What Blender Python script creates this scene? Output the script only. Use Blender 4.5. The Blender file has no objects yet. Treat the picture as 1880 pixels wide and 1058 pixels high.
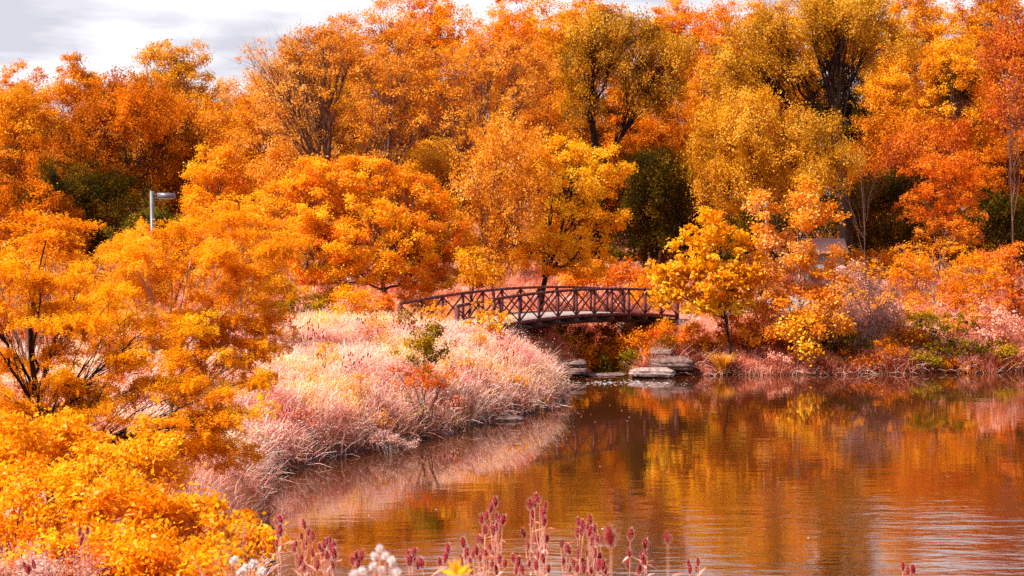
import bpy, math, numpy as np
from mathutils import Vector
R = math.radians
S = bpy.context.scene
COL = S.collection

# ------------------------------------------------------------------ camera
EYE = np.array([0.0, 0.0, 7.8]); FPX = 3000.0; PITCH = math.atan(129/3000.0)
cd = bpy.data.cameras.new('camera'); cam = bpy.data.objects.new('camera', cd); COL.objects.link(cam)
cam.location = EYE; cam.rotation_euler = (R(90)-PITCH, 0, 0)
cd.sensor_width = 36; cd.lens = 36*FPX/1880; cd.clip_start = 0.1; cd.clip_end = 6000
cd.dof.use_dof = True; cd.dof.focus_distance = 62; cd.dof.aperture_fstop = 5.0
S.camera = cam
# ------------------------------------------------------------------ light
SUN_EL, SUN_AZ = R(47), R(-118)          # azimuth from +Y towards +X: behind the camera, to its left
w = bpy.data.worlds.new("World"); S.world = w; w.use_nodes = True
nt = w.node_tree; N = nt.nodes; L = nt.links; N.clear()
out = N.new('ShaderNodeOutputWorld')
sky = N.new('ShaderNodeTexSky'); sky.sky_type = 'NISHITA'; sky.sun_disc = False
sky.sun_elevation = SUN_EL; sky.sun_rotation = SUN_AZ; sky.air_density = 1.0; sky.dust_density = 2.5
b1 = N.new('ShaderNodeBackground'); b1.inputs[1].default_value = 0.09
L.new(sky.outputs[0], b1.inputs[0])
tc = N.new('ShaderNodeTexCoord'); sep = N.new('ShaderNodeSeparateXYZ'); L.new(tc.outputs['Generated'], sep.inputs[0])
mx = N.new('ShaderNodeMath'); mx.operation = 'ADD'; mx.inputs[1].default_value = 0.12; L.new(sep.outputs[2], mx.inputs[0])
dv = N.new('ShaderNodeVectorMath'); dv.operation = 'DIVIDE'; L.new(tc.outputs['Generated'], dv.inputs[0]); L.new(mx.outputs[0], dv.inputs[1])
mp = N.new('ShaderNodeMapping'); mp.inputs['Scale'].default_value = (1.0, 1.0, 0); mp.inputs['Location'].default_value = (2.3, 0.4, 0)
L.new(dv.outputs[0], mp.inputs[0])
n1 = N.new('ShaderNodeTexNoise'); n1.inputs['Scale'].default_value = 0.9; n1.inputs['Detail'].default_value = 7; n1.inputs['Roughness'].default_value = .55
L.new(mp.outputs[0], n1.inputs[0])
cov = N.new('ShaderNodeMapRange'); cov.inputs[1].default_value = 0.22; cov.inputs[2].default_value = 0.42; zb = N.new('ShaderNodeMapRange'); zb.inputs[1].default_value = .1; zb.inputs[2].default_value = .6; zb.inputs[3].default_value = .25; zb.inputs[4].default_value = -.19; L.new(sep.outputs[2], zb.inputs[0])
za = N.new('ShaderNodeMath'); za.operation = 'ADD'; L.new(n1.outputs[0], za.inputs[0]); L.new(zb.outputs[0], za.inputs[1]); L.new(za.outputs[0], cov.inputs[0])
n2 = N.new('ShaderNodeTexNoise'); n2.inputs['Scale'].default_value = 1.7; n2.inputs['Detail'].default_value = 6; L.new(mp.outputs[0], n2.inputs[0])
cr = N.new('ShaderNodeValToRGB'); L.new(n2.outputs[0], cr.inputs[0])
cr.color_ramp.elements[0].position = .42; cr.color_ramp.elements[0].color = (.62, .62, .70, 1)
cr.color_ramp.elements[1].position = .56; cr.color_ramp.elements[1].color = (.93, .92, .97, 1)
b2 = N.new('ShaderNodeBackground'); b2.inputs[1].default_value = 0.62; L.new(cr.outputs[0], b2.inputs[0])
ms = N.new('ShaderNodeMixShader'); L.new(cov.outputs[0], ms.inputs[0]); L.new(b1.outputs[0], ms.inputs[1]); L.new(b2.outputs[0], ms.inputs[2])
L.new(ms.outputs[0], out.inputs[0])
w.cycles.sampling_method = 'MANUAL'; w.cycles.sample_map_resolution = 512
sd_ = bpy.data.lights.new('sun', 'SUN'); sd_.energy = 5.0; sd_.angle = R(1.2); sd_.color = (1, .93, .82)
so = bpy.data.objects.new('sun', sd_); COL.objects.link(so)
sv = Vector((math.sin(SUN_AZ)*math.cos(SUN_EL), math.cos(SUN_AZ)*math.cos(SUN_EL), math.sin(SUN_EL)))
so.rotation_euler = sv.to_track_quat('Z', 'Y').to_euler(); so.location = (0, 0, 60)
vs = S.view_settings; vs.view_transform = 'Standard'; vs.look = 'None'; vs.exposure = 0.9; vs.gamma = 1
S.cycles.max_bounces = 5; S.cycles.diffuse_bounces = 3; S.cycles.glossy_bounces = 2; S.cycles.transmission_bounces = 3
S.cycles.caustics_reflective = False; S.cycles.caustics_refractive = False; S.cycles.use_denoising = False
S.cycles.sample_clamp_indirect = 4

# ------------------------------------------------------------------ helpers
def P(px, py, d):
    """the point seen at pixel (px,py) of the photo at distance d in front of the camera"""
    v = (529-py)/FPX; c, s = math.cos(PITCH), math.sin(PITCH)
    fy = c + v*s; fz = -s + v*c
    return np.array([(px-940)/FPX*d/fy, d, EYE[2]+fz*d/fy])
def ppm(d): return FPX/d

POND = np.array([(-7.3,47.8),(-6.6,43),(-5.4,36),(-4.2,29),(0,24),(8,21),(20,20),(45,24),(75,45),(75,86),(45,84.5),(34,83),(25.7,82.4),(19,81.2),(12.4,80.8),
  (9,80.4),(6.4,80.6),(5.6,84),(2.5,89),(-3,97),(-9,108),(-11,107),(-5,95),(.8,87.4),(3.9,83),(3.7,80.2),(2.6,79.0),(2.3,74),(2.1,70),(1.6,66.3),(-.83,62.4),(-1.8,60),(-2.7,58.5),(-4,55.2),(-4.9,53.9),(-6.2,52.2),(-6.7,50.5)])
def sdist(x, y):
    x = np.asarray(x, float); y = np.asarray(y, float)
    best = np.full(x.shape, 1e9); ins = np.zeros(x.shape, bool); n = len(POND)
    for i in range(n):
        ax, ay = POND[i]; bx, by = POND[(i+1) % n]
        ex, ey = bx-ax, by-ay
        t = np.clip(((x-ax)*ex+(y-ay)*ey)/(ex*ex+ey*ey), 0, 1)
        best = np.minimum(best, np.hypot(x-ax-t*ex, y-ay-t*ey))
        if by != ay:
            ins ^= ((ay > y) != (by > y)) & (x < ex*(y-ay)/(by-ay)+ax)
    return np.where(ins, -best, best)
def sm(t): t = np.clip(t, 0, 1); return t*t*(3-2*t)
def wob(x, y, k, s=0): return np.sin(x*k+s+1.3*np.sin(y*k*.7+s))*np.cos(y*k*.9-s*2+.8*np.sin(x*k*.6))
def esd(x, y): return sdist(x, y) + .35*wob(np.asarray(x, float), np.asarray(y, float), 1.1)*sm((np.hypot(x, np.asarray(y)-60.)-5)/5)
def gh(x, y):
    x = np.asarray(x, float); y = np.asarray(y, float)
    sd = esd(x, y)
    up = 1-np.exp(-np.maximum(sd, 0)/(1.15+3.3*sm((y-77)/4)*sm((x-2)/3)))
    z = np.where(sd > 0, 2.25*up, np.maximum(-1.3, sd*.6))
    z = z + up*(3.9*sm((27-y)/26) + .22*wob(x, y, .35, 1) + .05*wob(x, y, 1.7, 2))
    z = z + up*(1.3*sm((y-95)/60) + 6*sm((y-150)/180) - 2*sm((y-400)/500)) + up*1.0*sm((-x-8)/22)*sm((70-y)/30)
    z = z + up*.85*np.exp(-((x+5)/4.5)**2-((y-69)/4.0)**2) + up*.8*np.exp(-((x+12)/5)**2-((y-68)/5)**2)
    return z

def tag(o, label=None, cat=None, group=None, kind=None):
    if label: o['label'] = label
    if cat: o['category'] = cat
    if group: o['group'] = group
    if kind: o['kind'] = kind
    return o
def empty(name, loc, rz=0.0):
    o = bpy.data.objects.new(name, None); COL.objects.link(o); o.location = loc; o.rotation_euler = (0, 0, rz); o.empty_display_size = .3
    return o
class MB:
    def __init__(s): s.v = []; s.f = []; s.a = []; s.n = 0
    def quads(s, V, attr=None):                      # V (n,k,3): one k-gon each
        n, k, _ = V.shape
        s.v.append(V.reshape(-1, 3)); s.f.append(np.arange(n*k).reshape(n, k)+s.n); s.n += n*k
        s.a.append(np.full(n, .5) if attr is None else attr)
    def mesh(s, V, F, attr=.5):
        F = np.asarray(F); s.v.append(np.asarray(V, float)); s.f.append(F+s.n); s.n += len(V)
        s.a.append(np.full(len(F), attr) if np.isscalar(attr) else attr)
    def tube(s, P_, r, k=6, cap=True, attr=.5):
        P_ = np.asarray(P_, float); n = len(P_); r = np.broadcast_to(np.asarray(r, float), (n,))
        T = np.gradient(P_, axis=0); T /= np.linalg.norm(T, axis=1)[:, None]+1e-9
        ref = np.array([0, 0, 1.]) if abs(T[:, 2]).mean() < .8 else np.array([1., 0, 0])
        A = np.cross(T, ref); A /= np.linalg.norm(A, axis=1)[:, None]+1e-9; B = np.cross(T, A)
        th = np.arange(k)*2*np.pi/k
        V = P_[:, None]+r[:, None, None]*(A[:, None]*np.cos(th)[None, :, None]+B[:, None]*np.sin(th)[None, :, None])
        i = np.arange(n-1)[:, None]*k; j = np.arange(k)[None]; j2 = (j+1) % k
        F = np.stack([i+j, i+j2, i+k+j2, i+k+j], -1).reshape(-1, 4)
        s.mesh(V.reshape(-1, 3), F, attr)
        if cap:
            for b, c in ((0, P_[0]), (n-1, P_[-1])):
                if r[b] > .02:
                    VV = np.vstack([V[b], c]); s.mesh(VV, [(q, (q+1) % k, k, k) if b else ((q+1) % k, q, k, k) for q in range(k)][:0] or np.array([[q, (q+1) % k, k] for q in range(k)]), attr)
    def bar(s, a, b, wd, ht, up=(0, 0, 1)):          # rectangular bar from a to b
        a = np.asarray(a, float); b = np.asarray(b, float); t = b-a; t /= np.linalg.norm(t)
        sd = np.cross(t, up); sd /= np.linalg.norm(sd); u = np.cross(sd, t)
        V = [p+sx*sd*wd/2+su*u*ht/2 for p in (a, b) for sx, su in ((-1, -1), (1, -1), (1, 1), (-1, 1))]
        s.mesh(V, [(0, 1, 2, 3), (7, 6, 5, 4), (0, 4, 5, 1), (1, 5, 6, 2), (2, 6, 7, 3), (3, 7, 4, 0)])
    def build(s, name, mat, parent=None, smooth=False, origin=None):
        V = np.concatenate(s.v).astype(np.float32)
        if origin is not None: V = V-np.asarray(origin, np.float32)
        m = bpy.data.meshes.new(name)
        m.vertices.add(len(V)); m.vertices.foreach_set('co', V.ravel())
        lt = np.concatenate([np.full(len(f), f.shape[1]) for f in s.f]).astype(np.int32)
        li = np.concatenate([f.ravel() for f in s.f]).astype(np.int32)
        m.loops.add(len(li)); m.loops.foreach_set('vertex_index', li)
        m.polygons.add(len(lt)); m.polygons.foreach_set('loop_start', np.concatenate([[0], np.cumsum(lt)[:-1]]).astype(np.int32))
        m.polygons.foreach_set('loop_total', lt)
        at = m.attributes.new('v', 'FLOAT', 'FACE'); at.data.foreach_set('value', np.concatenate(s.a).astype(np.float32))
        m.update(calc_edges=True)
        if smooth: m.polygons.foreach_set('use_smooth', np.ones(len(lt), bool))
        if mat is not None: m.materials.append(mat)
        o = bpy.data.objects.new(name, m); COL.objects.link(o); o.parent = parent
        return o
def unit(a): return a/(np.linalg.norm(a, axis=-1, keepdims=True)+1e-9)
def leafs(mb, C, D, Nn, ln, wd, v, fold=.25):
    """one folded leaf each: base C, direction D, normal Nn, length ln, width wd"""
    D = unit(D); Sd = unit(np.cross(D, Nn)); U = np.cross(Sd, D)
    ln = np.broadcast_to(ln, (len(C),))[:, None]; wd = np.broadcast_to(wd, (len(C),))[:, None]
    m = C+D*ln*.42+U*wd*fold
    mb.quads(np.stack([C, m+Sd*wd*.5, C+D*ln-U*ln*.08, m-Sd*wd*.5], 1), v)

# ------------------------------------------------------------------ materials
def newmat(name):
    m = bpy.data.materials.new(name); m.use_nodes = True; m.node_tree.nodes.clear(); return m, m.node_tree.nodes, m.node_tree.links
def foliage(name, cols, trans=.35, gloss=.015, noise=.25, scale=.5):
    m, N, L = newmat(name)
    a = N.new('ShaderNodeAttribute'); a.attribute_name = 'v'
    g = N.new('ShaderNodeNewGeometry'); nz = N.new('ShaderNodeTexNoise'); nz.inputs['Scale'].default_value = scale; nz.inputs['Detail'].default_value = 2
    L.new(g.outputs['Position'], nz.inputs[0])
    ma = N.new('ShaderNodeMath'); ma.operation = 'MULTIPLY_ADD'; ma.inputs[1].default_value = noise*2; ma.inputs[2].default_value = -noise
    L.new(nz.outputs[0], ma.inputs[0]); ad = N.new('ShaderNodeMath'); ad.use_clamp = True; L.new(ma.outputs[0], ad.inputs[0]); L.new(a.outputs['Fac'], ad.inputs[1])
    r = N.new('ShaderNodeValToRGB'); L.new(ad.outputs[0], r.inputs[0])
    e = r.color_ramp.elements
    while len(e) < len(cols): e.new(.5)
    for i, c in enumerate(cols): e[i].position = i/(len(cols)-1); e[i].color = (*c, 1)
    d = N.new('ShaderNodeBsdfDiffuse'); t = N.new('ShaderNodeBsdfTranslucent'); gl = N.new('ShaderNodeBsdfGlossy'); gl.inputs['Roughness'].default_value = .45
    L.new(r.outputs[0], d.inputs[0]); L.new(r.outputs[0], t.inputs[0])
    m1 = N.new('ShaderNodeMixShader'); m1.inputs[0].default_value = trans; L.new(d.outputs[0], m1.inputs[1]); L.new(t.outputs[0], m1.inputs[2])
    m2 = N.new('ShaderNodeMixShader'); m2.inputs[0].default_value = gloss; L.new(m1.outputs[0], m2.inputs[1]); L.new(gl.outputs[0], m2.inputs[2])
    o = N.new('ShaderNodeOutputMaterial'); L.new(m2.outputs[0], o.inputs[0]); return m
def rough(name, c1, c2, scale=6, rgh=.85, bump=.3, stretch=(1, 1, 1), metal=0, detail=6):
    m, N, L = newmat(name)
    tc = N.new('ShaderNodeTexCoord'); mp = N.new('ShaderNodeMapping'); mp.inputs['Scale'].default_value = stretch; L.new(tc.outputs['Object'], mp.inputs[0])
    nz = N.new('ShaderNodeTexNoise'); nz.inputs['Scale'].default_value = scale; nz.inputs['Detail'].default_value = detail; nz.inputs['Roughness'].default_value = .62; L.new(mp.outputs[0], nz.inputs[0])
    r = N.new('ShaderNodeValToRGB'); L.new(nz.outputs[0], r.inputs[0]); e = r.color_ramp.elements
    e[0].position = .34; e[0].color = (*c1, 1); e[1].position = .66; e[1].color = (*c2, 1)
    b = N.new('ShaderNodeBsdfPrincipled'); b.inputs['Roughness'].default_value = rgh; b.inputs['Specular IOR Level'].default_value = .15 if rgh > .7 else .5; b.inputs['Metallic'].default_value = metal; L.new(r.outputs[0], b.inputs['Base Color'])
    bp = N.new('ShaderNodeBump'); bp.inputs['Strength'].default_value = bump; bp.inputs['Distance'].default_value = .05; L.new(nz.outputs[0], bp.inputs['Height']); L.new(bp.outputs[0], b.inputs['Normal'])
    o = N.new('ShaderNodeOutputMaterial'); L.new(b.outputs[0], o.inputs[0]); return m
PAL = dict(
  flame=[(.45,.045,.003),(.82,.15,.003),(.94,.33,.003),(.98,.54,.008)],
  gold=[(.72,.14,.002),(.94,.31,.002),(.98,.43,.003),(.98,.53,.008)],
  yellow=[(.8,.21,.002),(.95,.37,.002),(.98,.48,.004),(.98,.59,.02)],
  locust=[(.72,.21,.002),(.97,.39,.002),(.98,.49,.003),(.98,.6,.012)],
  locust_far=[(.62,.17,.002),(.92,.33,.002),(.98,.44,.004),(.98,.53,.025)],
  amber=[(.35,.09,.002),(.78,.26,.002),(.92,.39,.003),(.95,.5,.02)],
  copper=[(.4,.12,.004),(.8,.26,.005),(.89,.36,.015),(.9,.45,.09)],
  rust=[(.035,.012,.001),(.3,.07,.002),(.74,.19,.004),(.88,.28,.008)],  # near-black low end holds the wood's shade in the leaf colour
  willow=[(.12,.05,.003),(.5,.21,.006),(.7,.33,.008),(.76,.42,.04)],
  ochre=[(.22,.08,.003),(.62,.25,.004),(.8,.36,.006),(.86,.46,.05)],
  scarlet=[(.16,.02,.003),(.55,.085,.004),(.8,.19,.005),(.88,.33,.02)],
  rosy=[(.6,.14,.01),(.9,.29,.006),(.95,.4,.015),(.95,.47,.17)],
  dusk=[(.26,.08,.05),(.55,.22,.16),(.72,.38,.3),(.8,.54,.46)],
  pine_shade=[(.004,.004,.001),(.018,.013,.001),(.055,.035,.002),(.26,.12,.004)],  # blackish greens, darkened to paint the shaded gaps of the wood
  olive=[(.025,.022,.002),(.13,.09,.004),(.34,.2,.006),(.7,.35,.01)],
  straw=[(.6,.16,.1),(.9,.38,.27),(.96,.6,.5),(.97,.8,.74)],
  strawgold=[(.8,.2,.15),(.96,.5,.42),(.98,.7,.61),(.98,.74,.6),(.98,.52,.04)],
  russet=[(.2,.035,.015),(.6,.13,.06),(.86,.32,.2),(.95,.56,.42)],
  reed=[(.4,.13,.008),(.7,.28,.008),(.9,.45,.02),(.93,.62,.2)],
)
MAT = {k: foliage('foliage_'+k, v, gloss=(.003 if k in ('pine_shade', 'olive', 'rust') else .015), trans=(.3 if k in ('straw', 'strawgold', 'russet', 'pine_shade') else .5 if k in ('locust', 'locust_far', 'gold', 'yellow', 'flame') else .38)) for k, v in PAL.items()}
BARK = rough('bark', (.06, .022, .014), (.2, .1, .075), 9, .9, .6, (1, 1, .25))
BARKD = rough('bark_dark', (.008, .004, .003), (.035, .015, .01), 9, .9, .6, (1, 1, .25))
BARKG = rough('bark_grey', (.22, .15, .13), (.5, .4, .37), 9, .9, .5, (1, 1, .25))

# ------------------------------------------------------------------ ground and water
def axis(a, b, fine, far, g=1.13):
    xs = list(np.arange(a, b+fine/2, fine)); st = fine
    while xs[-1] < far: st *= g; xs.append(xs[-1]+st)
    st = fine; lo = [a]
    while lo[-1] > -far: st *= g; lo.append(lo[-1]-st)
    return np.array(lo[:0:-1]+xs)
gx = axis(-24, 32, .4, 1800); gy = axis(1, 112, .4, 2200)
GX, GY = np.meshgrid(gx, gy); GZ = gh(GX, GY)
mb = MB(); nx, ny = len(gx), len(gy)
I = (np.arange(ny-1)[:, None]*nx+np.arange(nx-1)[None]).ravel()
mb.mesh(np.stack([GX.ravel(), GY.ravel(), GZ.ravel()], 1), np.stack([I, I+1, I+nx+1, I+nx], 1))
m, N, L = newmat('earth')
tc = N.new('ShaderNodeTexCoord')
nz = N.new('ShaderNodeTexNoise'); nz.inputs['Scale'].default_value = .35; nz.inputs['Detail'].default_value = 8; nz.inputs['Roughness'].default_value = .7; L.new(tc.outputs['Object'], nz.inputs[0])
r = N.new('ShaderNodeValToRGB'); L.new(nz.outputs[0], r.inputs[0]); e = r.color_ramp.elements
e[0].position = .32; e[0].color = (.16, .035, .012, 1); e[1].position = .7; e[1].color = (.62, .25, .12, 1)
e.new(.5).color = (.42, .12, .03, 1)
spz = N.new('ShaderNodeSeparateXYZ'); L.new(tc.outputs['Object'], spz.inputs[0]); shore_rise = N.new('ShaderNodeMapRange'); shore_rise.inputs[1].default_value = .1; shore_rise.inputs[2].default_value = .9; L.new(spz.outputs[2], shore_rise.inputs[0])
mud_shade = N.new('ShaderNodeMixRGB'); mud_shade.inputs[1].default_value = (.035, .016, .01, 1); L.new(shore_rise.outputs[0], mud_shade.inputs[0]); L.new(r.outputs[0], mud_shade.inputs[2])  # dark mud rim; its tone also paints the shaded gap above the water
b = N.new('ShaderNodeBsdfPrincipled'); b.inputs['Roughness'].default_value = .95; L.new(mud_shade.outputs[0], b.inputs['Base Color'])
bp = N.new('ShaderNodeBump'); bp.inputs['Strength'].default_value = .8; bp.inputs['Distance'].default_value = .2
nf = N.new('ShaderNodeTexNoise'); nf.inputs['Scale'].default_value = 7; nf.inputs['Detail'].default_value = 5; L.new(tc.outputs['Object'], nf.inputs[0]); L.new(nf.outputs[0], bp.inputs['Height']); L.new(bp.outputs[0], b.inputs['Normal'])
o = N.new('ShaderNodeOutputMaterial'); L.new(b.outputs[0], o.inputs[0])
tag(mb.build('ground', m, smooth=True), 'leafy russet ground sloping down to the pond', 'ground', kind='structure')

m, N, L = newmat('pond_water')
tc = N.new('ShaderNodeTexCoord')
def wave(scale, st, det):
    mp = N.new('ShaderNodeMapping'); mp.inputs['Scale'].default_value = st; L.new(tc.outputs['Object'], mp.inputs[0])
    z = N.new('ShaderNodeTexNoise'); z.inputs['Scale'].default_value = scale; z.inputs['Detail'].default_value = det; L.new(mp.outputs[0], z.inputs[0]); return z
wa, wb, wc = wave(2.3, (.5, 1.25, 1), 4), wave(.8, (.5, 1.3, 1), 2), wave(.1, (1, 1, 1), 2)
a1 = N.new('ShaderNodeMath'); a1.operation = 'MULTIPLY_ADD'; a1.inputs[1].default_value = 1.6; L.new(wb.outputs[0], a1.inputs[0]); L.new(wa.outputs[0], a1.inputs[2])
# calmer in the lee of the banks, livelier towards the open water by the camera
sp = N.new('ShaderNodeSeparateXYZ'); L.new(tc.outputs['Object'], sp.inputs[0])
mr = N.new('ShaderNodeMapRange'); mr.inputs[1].default_value = 50; mr.inputs[2].default_value = 35; mr.inputs[3].default_value = .075; mr.inputs[4].default_value = .62; L.new(sp.outputs[1], mr.inputs[0])
mw = N.new('ShaderNodeMath'); mw.operation = 'MULTIPLY'; L.new(mr.outputs[0], mw.inputs[0])
m3 = N.new('ShaderNodeMapRange'); m3.inputs[1].default_value = .35; m3.inputs[2].default_value = .65; m3.inputs[3].default_value = .25; m3.inputs[4].default_value = 1.75; L.new(wc.outputs[0], m3.inputs[0]); mxx = N.new('ShaderNodeMapRange'); mxx.inputs[1].default_value = -1; mxx.inputs[2].default_value = 7; mxx.inputs[3].default_value = .3; mxx.inputs[4].default_value = 1.1; L.new(sp.outputs[0], mxx.inputs[0])
m4 = N.new('ShaderNodeMath'); m4.operation = 'MULTIPLY'; L.new(m3.outputs[0], m4.inputs[0]); L.new(mxx.outputs[0], m4.inputs[1]); L.new(m4.outputs[0], mw.inputs[1])
bp = N.new('ShaderNodeBump'); bp.inputs['Distance'].default_value = .035; L.new(mw.outputs[0], bp.inputs['Strength']); L.new(a1.outputs[0], bp.inputs['Height'])
df = N.new('ShaderNodeBsdfDiffuse'); df.inputs[0].default_value = (.06, .016, .004, 1)
gl = N.new('ShaderNodeBsdfGlossy'); gl.inputs['Roughness'].default_value = .03; gl.inputs[0].default_value = (1, .96, .95, 1); L.new(bp.outputs[0], gl.inputs['Normal']); L.new(bp.outputs[0], df.inputs['Normal'])
fr = N.new('ShaderNodeFresnel'); fr.inputs[0].default_value = 1.5; L.new(bp.outputs[0], fr.inputs['Normal'])
fm = N.new('ShaderNodeMath'); fm.operation = 'MULTIPLY_ADD'; fm.use_clamp = True; fm.inputs[1].default_value = .75; fm.inputs[2].default_value = .28; L.new(fr.outputs[0], fm.inputs[0])
mi = N.new('ShaderNodeMixShader'); L.new(fm.outputs[0], mi.inputs[0]); L.new(df.outputs[0], mi.inputs[1]); L.new(gl.outputs[0], mi.inputs[2])
o = N.new('ShaderNodeOutputMaterial'); L.new(mi.outputs[0], o.inputs[0])
mb = MB(); mb.mesh([(-40, 12, 0), (110, 12, 0), (110, 130, 0), (-40, 130, 0)], [(0, 1, 2, 3)])
tag(mb.build('pond_water', m), 'brown rippled pond reflecting the orange trees', 'pond', kind='structure')

# path on both sides of the bridge
BL = np.array([-2.52, 75.0]); BR = np.array([9.0, 89.0]); BD = (BR-BL)/np.linalg.norm(BR-BL); BN = np.array([-BD[1], BD[0]]); BW = 3.6; BZ = 2.4
PATHM = rough('path_gravel', (.2, .19, .2), (.32, .31, .33), 3, .95, .3)
def path_strip(cl, wd, name, lab):
    cl = np.array(cl, float); t = np.linspace(0, len(cl)-1, 90); c = np.stack([np.interp(t, np.arange(len(cl)), cl[:, k]) for k in (0, 1)], 1)
    for _ in range(4): c[1:-1] = (c[:-2]+c[1:-1]*2+c[2:])/4
    T = unit(np.gradient(c, axis=0)); Nn = np.stack([-T[:, 1], T[:, 0]], 1); q = np.linspace(-.5, .5, 7)
    V = c[:, None]+Nn[:, None]*(q*wd)[None, :, None]; Z = gh(V[..., 0], V[..., 1])+.07
    end = np.exp(-np.linalg.norm(V-c[0], axis=-1)/2.5); Z = Z*(1-end)+(BZ-.04)*end
    V = np.dstack([V, Z]); I = (np.arange(89)[:, None]*7+np.arange(6)[None]).ravel()
    mb = MB(); mb.mesh(V.reshape(-1, 3), np.stack([I, I+1, I+8, I+7], 1)); return tag(mb.build(name, PATHM, smooth=True), lab, 'path', kind='structure')
mid = BN*BW/2
path_strip([BR+mid, BR+mid+BD*6, (15, 99), (20, 107), (45, 112), (80, 118)], 3.8, 'path', 'pale gravel path leading off the far end of the bridge')
path_strip([BL+mid, BL+mid-BD*6, (-13, 66), (-22, 72), (-40, 84), (-90, 100)], 3.4, 'path', 'pale gravel path leading off the near end of the bridge')

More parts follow.
